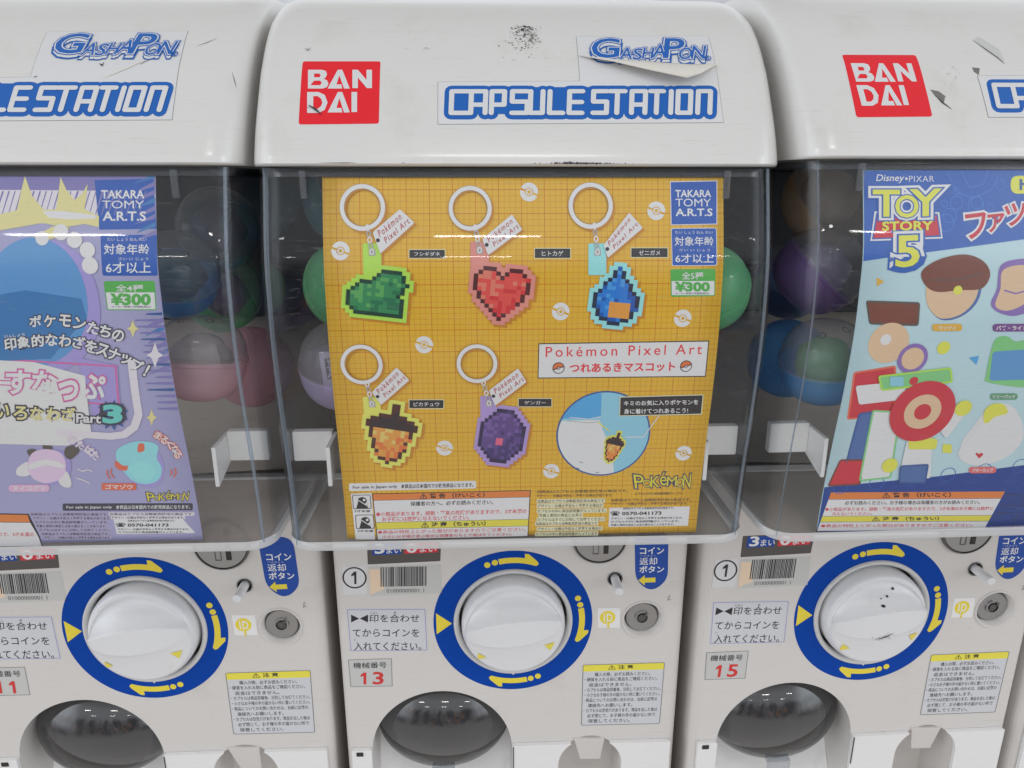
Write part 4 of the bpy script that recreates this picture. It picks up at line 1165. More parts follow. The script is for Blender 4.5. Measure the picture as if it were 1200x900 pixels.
def poke_word(p, x0, y0, x1, y1, edge='logo_edge', fill='logo_yellow'):
    sx, sy = (x1-x0), (y1-y0)
    L = [('P', 0, .15, .17, 1, -1.2, 3), ('O', .165, .45, .30, .93, -.5, 1), ('K', .30, .25, .455, .95, .3, 0), ('é', .46, .02, .575, .82, 0, 0), ('M', .585, .28, .755, .88, .6, -1), ('O', .755, .40, .87, .92, .8, -1), ('N', .87, .15, 1, 1, 1.2, -2)]
    toon_word(p, [(c, x0+a*sx, y0+b*sy, x0+e*sx, y0+f*sy, t*.8, l*.7) for c, a, b, e, f, t, l in L], edge, fill, .06, .0)
p = card_print('C'); poke_word(p, 742, 553, 810, 572); p.build('logo_word', root, org)
def sale_strip(m, root, org, x0, y0, x1, y1, tilt, bgm, tx):
    p = card_print(m); p.rect(x0, y0, x1, y1, bgm, 0, r=.0012, tilt=tilt)
    w_ = x1-x0; h = y1-y0
    p.tb('For sale in Japan only', x0+.03*w_, y0+h*.33, x0+.38*w_, y1-h*.22, tx, 1, .015, tilt=tilt*.35)
    p.tb('本商品は日本国内での販売商品になります。', x0+.41*w_, y0+h*.25-tilt*.4, x0+.98*w_, y1-h*.2-tilt*.4, tx, 1, .015, tilt=tilt*.58)
    p.build('sale_notice', root, org)
sale_strip('C', root, org, 409, 566.5, 558, 575.5, 3.2, 'grey_white', 'ink')
def warning_box(m, root, org, rows, q, icon=None):
    """rows: list of (y0, y1, background, [(text, x0, y0, x1, y1, material, bold)]) along the left edge, tilt in q"""
    p = card_print(m); (x0, y0, x1, y1, tilt, lean, leanr) = q
    def X(y, l): f = (y-y0)/(y1-y0); return (x0+lean*f) if l else (x1+leanr*f)
    def bar(a, b, mt, layer, e=0): p.rq([(X(a, 1)+e, a), (X(a, 0)-e, a-tilt), (X(b, 0)-e, b-tilt), (X(b, 1)+e, b)], mt, layer)
    bar(y0, y1, 'ink', 0)
    for a, b, bgm, tx in rows:
        bar(a, b, bgm, 1, 1)
        for t, xa, ya, xb, yb, mt, bo in tx:
            tt = tilt*(xa-x0)/(x1-x0); p.tb(t, xa, ya-tt, xb, yb-tt, mt, 2, bo, tilt=tilt*(xb-xa)/(x1-x0))
    p.build('warning_panel', root, org)
warning_box('C', root, org, [
    (579, 586.2, 'warn_orange', [('⚠ 警 告 （けいこく）', 492, 579.8, 568, 585.4, 'ink', .03)]),
    (586.6, 612.0, 'grey_white', [('保護者の方へ。必ずお読みください。', 481, 588.6, 578, 593.8, 'ink', .012), ('●小部品があります。誤飲・窒息の危険がありますので、3才未満の', 441, 600, 617, 605.2, 'warn_red', .015), ('お子様には絶対に与えないでください。', 448, 606, 550, 611.2, 'warn_red', .015)]),
    (612.4, 620, 'warn_yellow', [('⚠ 注 意 （ちゅうい）', 494, 613.2, 569, 619.2, 'ink', .03)]),
    (620.4, 632, 'grey_white', [('●商品の特性上とがった部分がありますのでご注意ください。', 443, 621.6, 616, 625.8, 'warn_red', .01), ('小さいお子様が遊ぶ場合は保護者のもとで遊ばせてください。', 448, 627.4, 600, 631, 'warn_red', .01)])],
    (436, 578.3, 622, 633, 4.0, 6, -3))
p = card_print('C')
p.rq([(411, 578.5), (435.5, 577.5), (439.6, 632), (416.8, 632)], 'grey_white', 0)
for ox, oy in ((412.6, 579.5), (416.2, 602.8)):
    p.frame([(ox, oy+.5), (ox+21.5, oy), (ox+23, oy+16.5), (ox+1.2, oy+17)], 'ink', .0004, 1, r=.001)
    p.disc(ox+12, oy+7, .0026, 'ink', 2, rz=.0023); p.pp([(ox+7, oy+9), (ox+18, oy+12), (ox+19, oy+16), (ox+5, oy+16)], 'ink', 2)
    p.disc(ox+14.2, oy+6.2, .0008, 'grey_white', 3); p.line([(ox+2, oy+3), (ox+20, oy+14.5)], .0005, 'grey_white', 3)
    p.tb('3才未満', ox+3, oy+18, ox+21, oy+20.6, 'ink', 2, .01)
p.build('age_pictogram', root, org)
def fine_lines(p, rows, mt, halo=None, seed=3):
    bank = ['当商品はカプセル自動販売機用の商品です。', 'デザイン・仕様は予告なく変更する場合があります。', 'カプセルの中に商品説明書が入っています。', '写真と実際の商品とは多少異なることがあります。', 'カプセルはすぐに分別してお捨てください。']
    rd = random.Random(seed)
    for k, (x0, y0, x1, h, tilt) in enumerate(rows):
        t = bank[k % len(bank)]; n_ = max(6, min(len(t), int((x1-x0)/h*.95)))
        if halo: p.rect(x0-1, y0-.6, x1+1, y0+h+.6, halo, 0, tilt=tilt)
        p.tb(t[:n_], x0, y0, x1, y0+h, mt, 1, .012, tilt=tilt)
p = card_print('C')
fine_lines(p, [(629, 574.5, 736, 3.4, 1.2), (629, 579.5, 718, 3.4, 1)], 'fineprint', None)
fine_lines(p, [(630, 585.5, 708, 3.8, .8), (630, 591, 706, 3.8, .8), (630, 597, 710, 3.8, .8), (632, 602, 682, 3.8, .6), (630, 607, 708, 3.8, .8), (628, 612, 700, 3.6, .8), (630, 618, 705, 3.6, .8), (628, 624, 700, 3.6, .8)], 'fineprint', 'emblem', 5)
fine_lines(p, [(716, 584.5, 810, 3.4, .8), (716, 589, 806, 3.2, .8), (744, 577, 800, 3, .6)], 'fineprint', None, 6)
p.build('fine_print', root, org)
p = card_print('C')
p.rq([(714, 595), (808.5, 593.3), (806, 616), (713, 617.5)], 'grey_white', 0)
p.tb('☎ 0570-041173', 715.5, 599.3, 775, 604.6, 'ink', 1, .03, tilt=.9)
fine_lines(p, [(730, 594.6, 790, 2.4, .7), (716, 606.2, 800, 2.6, .9), (716, 610, 796, 2.6, .9), (716, 614, 790, 2.4, .9)], 'ink')
p.build('contact_panel', root, org)

# ---- lavender card (left machine)
rL = read_card('L'); uR_ = rL(180, 300)[0]; uR_ = (rL(183.5, 250)[0]+rL(217, 520)[0])/2
rootL, orgL = card_thing('L', uR_-.2075, uR_, 'lav', 'lavender display card with a big blue rounded shape and two plush toys')
def edge_x(y, t):        # photo x of the card's right edge at photo height y (t: inset)
    lo, hi = -40, 400
    for _ in range(30):
        mm_ = (lo+hi)/2
        if rL(mm_, y)[0] < uR_-t: lo = mm_
        else: hi = mm_
    return lo
Y = lambda pts, oy: [(x/4, y/4+oy) for x, y in pts]
XL = -60; rd = random.Random(21)
p = card_print('L')
ex = lambda y: edge_x(y, .0003)
p.pp([(XL, 203), (ex(203), 203), (ex(224), 224), (XL, 222)], 'violet', 0)
p.pp([(XL, 222), (ex(224), 224), (ex(262), 262), (XL, 262)], 'pale_lav', 0)
for k in range(26):
    x = -20+k*7.3; 
    p.pp([(x, 252), (x+8, 224), (x+8+rd.uniform(1, 3), 224), (x+1, 252)], 'violet', 1)
p.pp(Y([(-120, 300), (0, 285), (80, 265), (118, 102), (150, 195), (205, 262), (265, 262), (285, 108), (310, 165), (348, 218), (385, 190), (412, 142), (398, 262), (465, 292), (465, 345), (400, 330), (300, 345), (200, 325), (60, 350), (-120, 380)], 180), 'pale_yel', 2)
p.pp(Y([(200, 268), (300, 270), (450, 288), (450, 305), (330, 308), (230, 300)], 180), 'grey_white', 3)
p.pp(Y([(-120, 560), (-20, 545), (60, 460), (150, 395), (250, 340), (330, 345), (300, 380), (180, 420), (90, 500), (0, 590), (-120, 620)], 180), 'pale_yel', 3)
for k in range(15):       # speed streaks along the right edge
    y0 = 203+k*9.5 if k < 8 else 300+k*9
    e = ex(y0+6); p.pp([(e, y0), (e, y0+5.5), (e-18-rd.uniform(0, 10), y0+13), (e-16, y0+8)], 'violet' if k % 3 else 'deep_blue', 1)
for k in range(16):
    y0 = 366+k*7.4; e = ex(y0); l = rd.uniform(16, 34)
    p.pp([(e, y0), (ex(y0+3.4), y0+3.4), (e-l, y0+2.6), (e-l+2, y0+1.2)], 'violet' if k % 4 else 'navy', 1)
pl = []
for i in range(40):
    a = 2*PI*i/40; pl.append((40+66*math.cos(a)*1.0, 362-88*math.sin(a)*(1 if math.sin(a) > 0 else .8)))
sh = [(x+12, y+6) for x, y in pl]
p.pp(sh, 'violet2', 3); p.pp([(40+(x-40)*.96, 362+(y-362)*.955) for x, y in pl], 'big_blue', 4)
p.pp([(-40, 352), (30, 340), (96, 350), (102, 372), (60, 420), (-40, 425)], 'deep_blue', 5)
for cx_, cy_, r_ in ((50, 279, 7), (72, 272, 8), (88, 281, 8), (103, 293, 8), (106, 311, 8.5)):
    p.disc(cx_, cy_, r_*.00047, 'grey_white', 6, rz=r_*.00050)
p.pp([(0, 422), (40, 424), (100, 440), (108, 510), (80, 522), (0, 520), (-60, 520), (-60, 424)], 'cream', 5)
p.pp([(88, 418), (138, 428), (142, 478), (110, 488), (102, 450)], 'violet2', 4)
for cx_, cy_, s_ in ((156, 385, 7), (178, 489, 6.5), (182, 416, 10)):
    st = 'pale_yel' if s_ < 9 else 'pale_lav'
    p.pp([(cx_, cy_-s_*1.5), (cx_+s_*.4, cy_-s_*.35), (cx_+s_, cy_), (cx_+s_*.4, cy_+s_*.35), (cx_, cy_+s_*1.5), (cx_-s_*.4, cy_+s_*.35), (cx_-s_, cy_), (cx_-s_*.4, cy_-s_*.35)], st, 3)
p.line([(155, 426), (159, 460), (163, 485), (158, 500), (146, 509), (130, 511), (70, 507)], .0042, 'pale_lav', 6, caps=True)
p.build('backdrop_picture', rootL, orgL)
maker_label('L', rootL, orgL, [(111, 211), (180, 209.5), (183.5, 268), (116.5, 269)], (('TAKARA', 119, 223, 169, 232.3), ('TOMY', 120, 235, 169, 244.3), ('A.R.T.S', 121, 248, 171, 258.5)), False)
age_label('L', rootL, orgL, [(118, 275.5), (184, 275), (185, 323), (120.5, 323)], (122, 286, 175, 298), (124.5, 307, 177, 320), (126, 278.5, 172, 282.5), (139, 301.5, 174, 305), False)
price_label('L', rootL, orgL, [(121.5, 329.5), (181.5, 329), (183.5, 363.5), (125.5, 363.5)], 342.6, '全4種', (136, 333.5, 168, 341.4), (131, 344.5, 176, 357), (131, 358.2, 177, 361))
def along(p, t, pts, sz, mt, layer, bold, rots=None, edge=None, eb=.1):
    for pas in ((edge, eb, layer), (mt, bold, layer+1)):
        if pas[0] is None: continue
        for i, c in enumerate(t):
            x, y = pts[i]; a = pts[max(0, i-1)]; b_ = pts[min(len(pts)-1, i+1)]
            th = math.atan2(b_[1]-a[1], b_[0]-a[0]) if rots is None else rots
            s_ = sz*(.8 if c in 'ァィゥッョャュぁっゃゅょ' else 1)
            def R(dx, dy): return (x+dx*math.cos(th)-dy*math.sin(th), y+dx*math.sin(th)+dy*math.cos(th))
            wv = s_*(.08 if c == '!' else .5); hv = s_*(.5 if c != 'ー' else .045)
            p.text(c, R(-wv, -hv), R(wv, -hv), R(-wv, hv), pas[0], pas[2], pas[1])
p = card_print('L')
along(p, 'ポケモンたちの', [(42, 376), (59, 376), (77, 375.5), (94, 379), (110, 384), (124, 388), (139, 393)], 13, 'white_print', 7, .03, edge='strip_dark', eb=.10)
along(p, '印象的なわざをスナップ!', [(13, 403), (28.5, 401), (45, 399), (61, 398), (77, 399), (93, 401), (107.5, 406), (121, 410), (134.5, 415), (148, 421), (161, 427.5), (172.5, 434)], 13.5, 'white_print', 7, .03, edge='strip_dark', eb=.10)
along(p, 'いんしょう', [(8, 394), (13, 393.5), (18, 393), (23, 392.5), (28, 392)], 3.6, 'white_print', 8, .02)
p.build('slogan_text', rootL, orgL)
p = card_print('L')
p.frame([(-60, 416), (137, 428), (141, 475.5), (-60, 461)], 'magenta', .0010, 6)
along(p, 'ーすなっぷ', [(-1, 448), (22, 447.5), (53, 448.5), (81, 457), (110, 453)], 27, 'white_print', 9, .03, rots=.04, edge='magenta', eb=.085)
along(p, 'ろいろなわざ', [(-13, 481), (4, 481), (25, 483.5), (44, 484.5), (63, 485), (81, 485)], 15, 'pale_yel', 9, .03, rots=.06, edge='strip_dark', eb=.12)
p.tb('Part', 90.5, 484, 119, 494.5, 'strip_dark', 9, .11, tilt=-1, sp=.95); p.tb('Part', 90.5, 484, 119, 494.5, 'white_print', 10, .02, tilt=-1, sp=.95)
star = []
for i in range(22):
    a = 2*PI*i/22; r_ = 23 if i % 2 else 14; star.append((132+r_*math.cos(a)*.85, 486+r_*math.sin(a)*.8))
p.pp(star, 'navy', 8); p.tb('3', 123.5, 475, 142, 494.5, 'strip_dark', 9, .13); p.tb('3', 123.5, 475, 142, 494.5, 'teal', 10, .05)
p.build('title_text', rootL, orgL)
def blob(p, pts, mt, layer, n=6):
    """closed smooth outline through photo readings"""
    P_ = [Vector(p.r(*q)) for q in pts]; out = []; k = len(P_)
    for i in range(k):
        a, b, c, d = P_[i-1], P_[i], P_[(i+1) % k], P_[(i+2) % k]
        for j in range(n):
            t = j/n; out.append(tuple(.5*(2*b+(c-a)*t+(2*a-5*b+4*c-d)*t*t+(3*b-a-3*c+d)*t**3)))
    p.poly(out, mt, layer)
p = card_print('L')          # pink plush sweet with dark wrapped ends (plain stand-in)
blob(p, [(40, 533), (56, 526), (76, 530), (84, 545), (78, 562), (60, 568), (42, 562), (34, 548)], 'violet2', 4)
blob(p, [(50, 517), (58, 514), (62, 527), (60, 533), (53, 531)], 'brown_toy', 5); blob(p, [(78, 524), (90, 522), (93, 529), (83, 538), (76, 533)], 'brown_toy', 5)
blob(p, [(32, 528), (40, 526), (45, 531), (38, 537)], 'brown_toy', 5); blob(p, [(21, 548), (33, 541), (38, 553), (30, 558), (20, 556)], 'grey_white', 5); blob(p, [(68, 560), (78, 552), (84, 564), (82, 571), (73, 569)], 'grey_white', 5)
blob(p, [(38, 531), (54, 526), (72, 531), (78, 546), (72, 560), (55, 566), (39, 560), (33, 546)], 'pink_toy', 6)
blob(p, [(36, 543), (54, 538), (72, 542), (74, 548), (55, 545), (36, 550)], 'grey_white', 7)
p.line([(91, 549), (97, 552), (103, 550), (109, 552)], .0008, 'pale_lav', 5); p.line([(90, 560), (97, 562), (106, 566)], .0008, 'pale_lav', 5)
p.rect(10.5, 567.5, 58.5, 576, 'labelpink', 5, r=.003); p.tb('ヌイコグマ', 16, 569, 54, 574.6, 'grey_white', 6, .03)
along(p, 'じたばた', [(85, 515), (95, 521), (105, 527), (112, 533)], 8.5, 'white_print', 9, .02, edge='pink_toy', eb=.08)
p.build('plush_picture', rootL, orgL, 'pink and brown plush picture')
p = card_print('L')          # pale blue bean cushion with rust patches (plain stand-in)
blob(p, [(150, 522), (172, 522), (186, 530), (193, 550), (186, 568), (168, 570), (148, 558), (140, 538)], 'violet2', 4)
blob(p, [(146, 521), (160, 517), (178, 518), (186, 524), (184, 536), (190, 549), (186, 562), (172, 567), (156, 563), (144, 551), (137, 539), (137, 528)], 'cyan_toy', 5)
blob(p, [(137, 540), (144, 545), (152, 546), (148, 551), (140, 550), (135, 545)], 'rust', 6); blob(p, [(163, 520), (169, 520), (169, 528), (162, 529)], 'rust', 6)
blob(p, [(150, 548), (166, 540), (182, 548), (180, 560), (164, 563)], 'halo_blue', 6)
for pts in ([(126, 551), (126, 556), (129, 561)], [(131, 549), (130, 554), (134, 560)], [(205, 548), (207, 554), (204, 559)], [(201, 550), (202, 554), (200, 557)]): p.line(pts, .0007, 'rust', 5)
p.rect(119.5, 566, 160, 574, 'rust', 5, r=.001); p.tb('ゴマゾウ', 124, 567.6, 156, 572.6, 'white_print', 6, .03)
along(p, 'まるくなる', [(186, 510), (193, 515), (200, 520.5), (206, 526), (209, 532)], 8.5, 'white_print', 9, .02, edge='rust', eb=.085)
p.build('plush_picture', rootL, orgL, 'pale blue cushion picture with rust patches')
p = card_print('L'); poke_word(p, 171.5, 575, 222, 587); p.build('logo_word', rootL, orgL)
sale_strip('L', rootL, orgL, 73.5, 590, 226, 598.5, .5, 'strip_dark', 'white_print')
p = card_print('L')
p.pp([(-60, 600.5), (33.5, 602), (47, 629), (50, 640), (-60, 640)], 'ink', 0); p.pp([(-60, 601.8), (32.5, 603.2), (35.3, 611.8), (-60, 611)], 'warn_orange', 1); p.pp([(-60, 611.6), (35.6, 612.4), (45.5, 629.6), (49, 640), (-60, 640)], 'grey_white', 1)
p.tb('窒息の危険がありますので、3才未満の', -60, 623, 40, 628, 'warn_red', 2, .01, tilt=-.6)
p.build('warning_panel', rootL, orgL)
p = card_print('L')
fine_lines(p, [(36, 601, 127, 3, -.3), (39, 605.6, 130, 3, -.3), (41, 610.2, 127, 3, -.3), (43, 614.8, 125, 3, -.3), (46, 619.4, 130, 3, -.3), (49, 624, 128, 3, -.3), (52, 628.4, 130, 3, -.2)], 'strip_dark', 'fine_grey')
fine_lines(p, [(129, 601, 227, 2.8, 0), (131, 605, 216, 2.8, 0)], 'strip_dark', 'pale_lav', 4)
p.build('fine_print', rootL, orgL)
p = card_print('L'); p.pp([(133, 608.5), (214, 608), (229, 624.5), (137, 626)], 'fine_white', 0)
p.tb('☎ 0570-041173', 136, 612.8, 197.5, 617.6, 'ink', 1, .03)
fine_lines(p, [(150, 609, 205, 2.2, 0), (138, 619, 222, 2.4, .2), (139, 622.4, 215, 2.4, .2)], 'ink'); p.build('contact_panel', rootL, orgL)

# ---- blue card (right machine)
rR = read_card('R'); u0 = (rR(1011, 240)[0]+rR(984, 485)[0])/2
rootR, orgR = card_thing('R', u0, u0+.2075, 'sky_pale', 'blue display card with a yellow and red toy film title')
def ledge(y):
    lo, hi = 700, 1150
    for _ in range(30):
        mm_ = (lo+hi)/2
        if rR(mm_, y)[0] < u0+.0003: lo = mm_
        else: hi = mm_
    return hi
XR = 1290
p = card_print('R')
p.pp([(ledge(200), 200), (ledge(306), 306), (1060, 299), (1130, 290), (XR, 268), (XR, 196)], 'sky_deep', 0)
p.pp([(ledge(571), 571), (ledge(623), 623), (XR, 623), (XR, 528), (1200, 545), (1100, 558)], 'sky_navy', 0)
rd = random.Random(11)
for k in range(9):
    x, y = rd.uniform(1105, 1190), rd.uniform(212, 262); r_ = rd.uniform(4, 11)
    u = p.r(x, y); p.poly(circ(u[0], u[1], r_*.00042, 24), 'sky_line', 1, [circ(u[0], u[1], r_*.00042-.00035, 24)])
p.line([(1110, 203), (1122, 226), (1140, 232), (1162, 222), (1170, 205)], .0004, 'sky_line', 1); p.line([(1126, 200), (1136, 220), (1152, 216), (1158, 200)], .0004, 'sky_line', 1)
for k in range(6):
    x = 985+k*42; u = p.r(x, 571-k*5); p.poly(circ(u[0], u[1], .0045, 24), 'sky_deep', 1, [circ(u[0], u[1], .0041, 24)])
p.pp([(1027, 325), (1036, 330), (1027, 335.5)], 'lab_orange', 2); p.disc(1105.5, 407.5, .0036, 'yellow_toy', 2); p.pp([(1135.5, 419), (1147, 417), (1144, 427.5)], 'denim', 2); p.pp([(1105, 520), (1115, 521), (1115, 531), (1104, 530)], 'yellow_toy', 2)
p.build('backdrop_picture', rootR, orgR)
p = card_print('R')
p.tb('Disney', 1027, 204.5, 1059, 214.6, 'white_print', 1, .01, skew=.06); p.disc(1062, 209.4, .0007, 'white_print', 1); p.tb('PIXAR', 1065, 206, 1094.5, 213, 'white_print', 1, -.005, sp=1.1)
p.build('studio_text', rootR, orgR)
p = card_print('R')
for g, mt, ly in ((4.6, 'sky_deep', 1), (3.4, 'white_print', 2), (1.5, 'sky_deep', 3)):
    p.rq([(1028-g, 251-g), (1097+g, 252-g), (1101+g, 276+g), (1023-g, 279+g)], mt, ly)
p.rq([(1028, 251.5), (1097, 252.5), (1100.5, 275.5), (1023.5, 279)], 'toy_red', 4)
LT = [('T', 1023, 223, 1053, 253, 0, 0, .13), ('O', 1049, 229, 1075, 254.5, 0, 0, .15), ('Y', 1067, 222.5, 1101, 253, 1, 0, .13), ('5', 1050.5, 277, 1076, 312.5, 1, -1, .1)]
for bo, mt, ly in ((.15, 'sky_deep', 5), (.115, 'white_print', 6), (.055, 'sky_deep', 7), (.02, 'yellow_toy', 8)):
    for c, a, b_, e, f, ti, le, k in LT: p.tb(c, a, b_, e, f, mt, ly, bo, tilt=ti, lean=le)
p.tb('STORY', 1033.5, 260, 1091.5, 270.2, 'yellow_toy', 9, .035, tilt=1, sp=1.05)
p.build('title_text', rootR, orgR)
p = card_print('R')
LT = [('フ', 1131, 252, 1154, 280, 3, 2), ('ァ', 1157, 252, 1176, 272, 2, 1), ('ツ', 1177, 240, 1201, 265, 3, 1), ('シ', 1204, 234, 1228, 260, 3, 1)]
for bo, mt, ly in ((.12, 'sky_deep', 2), (.085, 'white_print', 3), (.02, 'toy_red', 4)):
    for c, a, b_, e, f, ti, le in LT: p.tb(c, a, b_, e, f, mt, ly, bo, tilt=ti, lean=le)
p.rect(1184, 206, 1260, 227, 'yellow_toy', 2, r=.004); p.tb('ト', 1195, 210.5, 1204, 222, 'navy', 3, .05)
p.build('product_text', rootR, orgR)
def pouch(name_label, mt, box, txt, tb_, draw):
    p = card_print('R'); draw(p)
    p.rect(*box, mt, 4, r=.0022, tilt=.3); p.tb(txt, *tb_, 'white_print', 5, .03); p.build('pouch_picture', rootR, orgR, name_label)
def d1(p):
    blob(p, [(1092, 322), (1112, 312), (1136, 312), (1150, 326), (1146, 352), (1128, 370), (1104, 375), (1088, 360), (1086, 340)], 'jean', 1)
    blob(p, [(1090, 322), (1110, 311), (1134, 311), (1147, 325), (1143, 350), (1126, 368), (1102, 373), (1087, 358), (1085, 338)], 'toy_tan', 2)
    blob(p, [(1080, 318), (1100, 304), (1130, 298), (1152, 306), (1160, 322), (1150, 338), (1124, 340), (1098, 342), (1084, 334)], 'toy_brown', 3)
    p.disc(1122, 340, .0024, 'yellow_toy', 4); p.line([(1090, 328), (1120, 328), (1150, 320)], .0006, 'brown_toy', 4)
pouch('tan pouch picture with a brown flap', 'lab_orange', (1092, 379.5, 1127, 388), 'ウッディ', (1100, 381.5, 1119, 386.4), d1)
def d2(p):
    blob(p, [(1172, 312), (1190, 304), (1215, 306), (1222, 330), (1210, 360), (1190, 370), (1170, 366), (1161, 356), (1168, 338)], 'toy_purple', 2)
    blob(p, [(1174, 318), (1190, 311), (1210, 314), (1212, 340), (1200, 356), (1180, 364), (1166, 358), (1172, 338)], 'toy_tan', 3)
    p.line([(1176, 340), (1190, 344), (1204, 340)], .0008, 'toy_purple', 4)
pouch('tan pouch picture with a purple edge', 'lab_purple', (1163, 379.5, 1225, 388.5), 'バズ・ライトイヤー', (1167, 381.5, 1221, 386.8), d2)
def d3(p):
    blob(p, [(1162, 408), (1168, 396), (1180, 394), (1190, 400), (1206, 398), (1226, 402), (1228, 450), (1200, 454), (1158, 448), (1155, 440)], 'toy_green', 2)
    p.rq([(1163, 412), (1224, 408), (1224, 444), (1159, 446)], 'big_blue', 3, r=.002)
    p.disc(1174, 402, .0030, 'toy_green', 3)
pouch('blue pouch picture with a green edge', 'lab_green', (1160, 461, 1192, 468.5), 'リリーパッド', (1163, 462.6, 1189, 466.8), d3)
def d4(p):
    blob(p, [(1160, 476), (1182, 474), (1196, 490), (1198, 515), (1180, 535), (1150, 545), (1128, 540), (1126, 520), (1140, 500)], 'white_toy', 1)
    blob(p, [(1154, 484), (1168, 478), (1180, 480), (1184, 500), (1190, 516), (1184, 525), (1168, 524), (1150, 538), (1136, 543), (1125, 538), (1123, 528), (1132, 518), (1142, 502)], 'cloth', 2)
    blob(p, [(1156, 484), (1168, 478), (1180, 480), (1184, 500), (1189, 516), (1183, 522), (1168, 521), (1150, 535), (1136, 540), (1127, 536), (1125, 528), (1134, 518), (1144, 502)], 'white_toy', 3)
    blob(p, [(1154, 480), (1164, 473), (1176, 474), (1180, 484), (1166, 488), (1156, 496), (1152, 492)], 'yellow_toy', 4)
    p.pp([(1147, 537), (1142.5, 532), (1144, 530), (1147, 532), (1150, 530), (1152, 532.5)], 'toy_red', 4)
pouch('white pouch picture with a yellow tuft', 'lab_red', (1135, 547, 1167, 554.5), 'バターカップ', (1139, 548.6, 1163, 552.8), d4)
p = card_print('R')          # heap of plain toys in the colours of the printed group (stand-in)
def block(c, mt, ly, trim=None):
    p.rq(c, mt, ly, r=.0018)
    if trim: p.frame(c, trim, .0011, ly+1, r=.0018)
block([(1000, 436), (1050, 428), (1048, 486), (992, 492)], 'toy_red', 1, 'rust')
block([(1006, 484), (1034, 480), (1022, 548), (988, 552)], 'jean', 2, 'navy')
block([(984, 538), (1014, 538), (1008, 568), (969, 570)], 'toy_red', 3, 'toy_brown')
block([(1022, 480), (1056, 482), (1044, 560), (1006, 564)], 'white_toy', 4, 'toy_green')
block([(1014, 352), (1078, 354), (1076, 382), (1018, 380)], 'toy_brown', 3, 'brown_toy')
u = p.r(1041, 402); p.poly(circ(u[0], u[1], .0112, 40), 'toy_tan', 4); p.poly(circ(u[0]-.002, u[1]+.002, .0030, 24), 'cream', 5)
u = p.r(1069, 420); p.poly(circ(u[0], u[1], .0084, 40), 'toy_purple', 5); p.poly(circ(u[0], u[1], .0062, 40), 'toy_tan', 6)
block([(1002, 452), (1062, 446), (1058, 468), (1006, 474)], 'white_toy', 6)
block([(1028, 440), (1114, 430), (1116, 448), (1032, 458)], 'toy_green', 8, 'halo_green'); p.rect(1042, 441, 1058, 452, 'sky', 11, r=.001); p.disc(1070, 446, .0024, 'toy_red', 11)
block([(1062, 516), (1092, 512), (1090, 560), (1052, 562)], 'white_toy', 7); block([(1054, 545), (1088, 543), (1084, 566), (1052, 566)], 'jean', 9, 'navy'); block([(1064, 510), (1098, 514), (1096, 526), (1064, 526)], 'yellow_toy', 10)
block([(1098, 500), (1126, 470), (1134, 480), (1108, 514)], 'white_toy', 8); u = p.r(1128, 478); p.poly(circ(u[0], u[1], .0048, 24), 'yellow_toy', 10)
u = p.r(1080, 482); p.poly(circ(u[0], u[1], .0185, 56), 'toy_red', 12); p.poly(circ(u[0], u[1], .0105, 48), 'toy_tan', 13); p.poly(circ(u[0], u[1], .0048, 32), 'toy_red', 14)
u = p.r(1042, 545); p.poly(circ(u[0], u[1], .0046, 24), 'yellow_toy', 10)
p.build('toy_heap_picture', rootR, orgR)
warning_box('R', rootR, orgR, [
    (577, 585, 'warn_orange', [('⚠ 警 告 （けいこく）', 1034, 577.6, 1114, 583.6, 'ink', .03)]),
    (585.4, 604.6, 'grey_white', [('必ずお読みください。お子様の場合は保護者の方がお読みください。', 990, 587, 1148, 591.6, 'ink', .01), ('●小部品があります。誤飲・窒息の危険がありますので、3才未満のお子様には絶対に', 967, 594.5, 1164, 598.8, 'warn_red', .012), ('与えないでください。', 975, 600.2, 1022, 603.8, 'warn_red', .012)]),
    (605, 611.5, 'warn_yellow', [('⚠ 注 意 （ちゅうい）', 1022, 605.8, 1100, 610.6, 'ink', .03)]),
    (612, 622, 'grey_white', [('●商品の特性上とがった部分がありますのでご注意ください。', 962, 614, 1140, 618, 'warn_red', .01)])],
    (973, 576.2, 1179, 623, 1.2, -17, -26))
p = card_print('R')
p.pp([(1177, 576), (1290, 574), (1290, 623), (1151, 623), (1152, 618)], 'fine_grey', 0)
fine_lines(p, [(1178-k*2.4, 578+k*4.3, 1262, 2.7, .4) for k in range(10)], 'strip_dark', None); p.build('fine_print', rootR, orgR)

# ------------------------------------------------------------------ toy capsules behind the cards
def shell_mat(name, c, e, hz, hc): clear(name, c, e, haze=hz, hazecol=hc, gloss_rough=.06, scratch=False)
shell_mat('shell_clear', (.90, .91, .92, 1), (.45, .47, .5, 1), .17, (.7, .7, .72, 1))
SH = dict(green=((.20, .62, .32, 1), (.10, .42, .20, 1)), purple=((.55, .48, .72, 1), (.34, .28, .52, 1)), pink=((.84, .50, .56, 1), (.62, .30, .38, 1)), blue=((.14, .42, .78, 1), (.06, .24, .55, 1)),
          violet=((.30, .18, .46, 1), (.18, .1, .32, 1)), teal=((.10, .34, .42, 1), (.05, .2, .27, 1)), tan=((.58, .42, .28, 1), (.4, .26, .16, 1)), navy=((.10, .17, .36, 1), (.05, .09, .22, 1)))
for k, (a, b_) in SH.items(): shell_mat('shell_'+k, tuple(min(.97, v*1.25+.1) for v in a[:3])+(1,), b_, .44, tuple(min(.9, v*1.15+.02) for v in a[:3])+(1,))
plain('toy_grey', (.42, .36, .37, 1), .5)
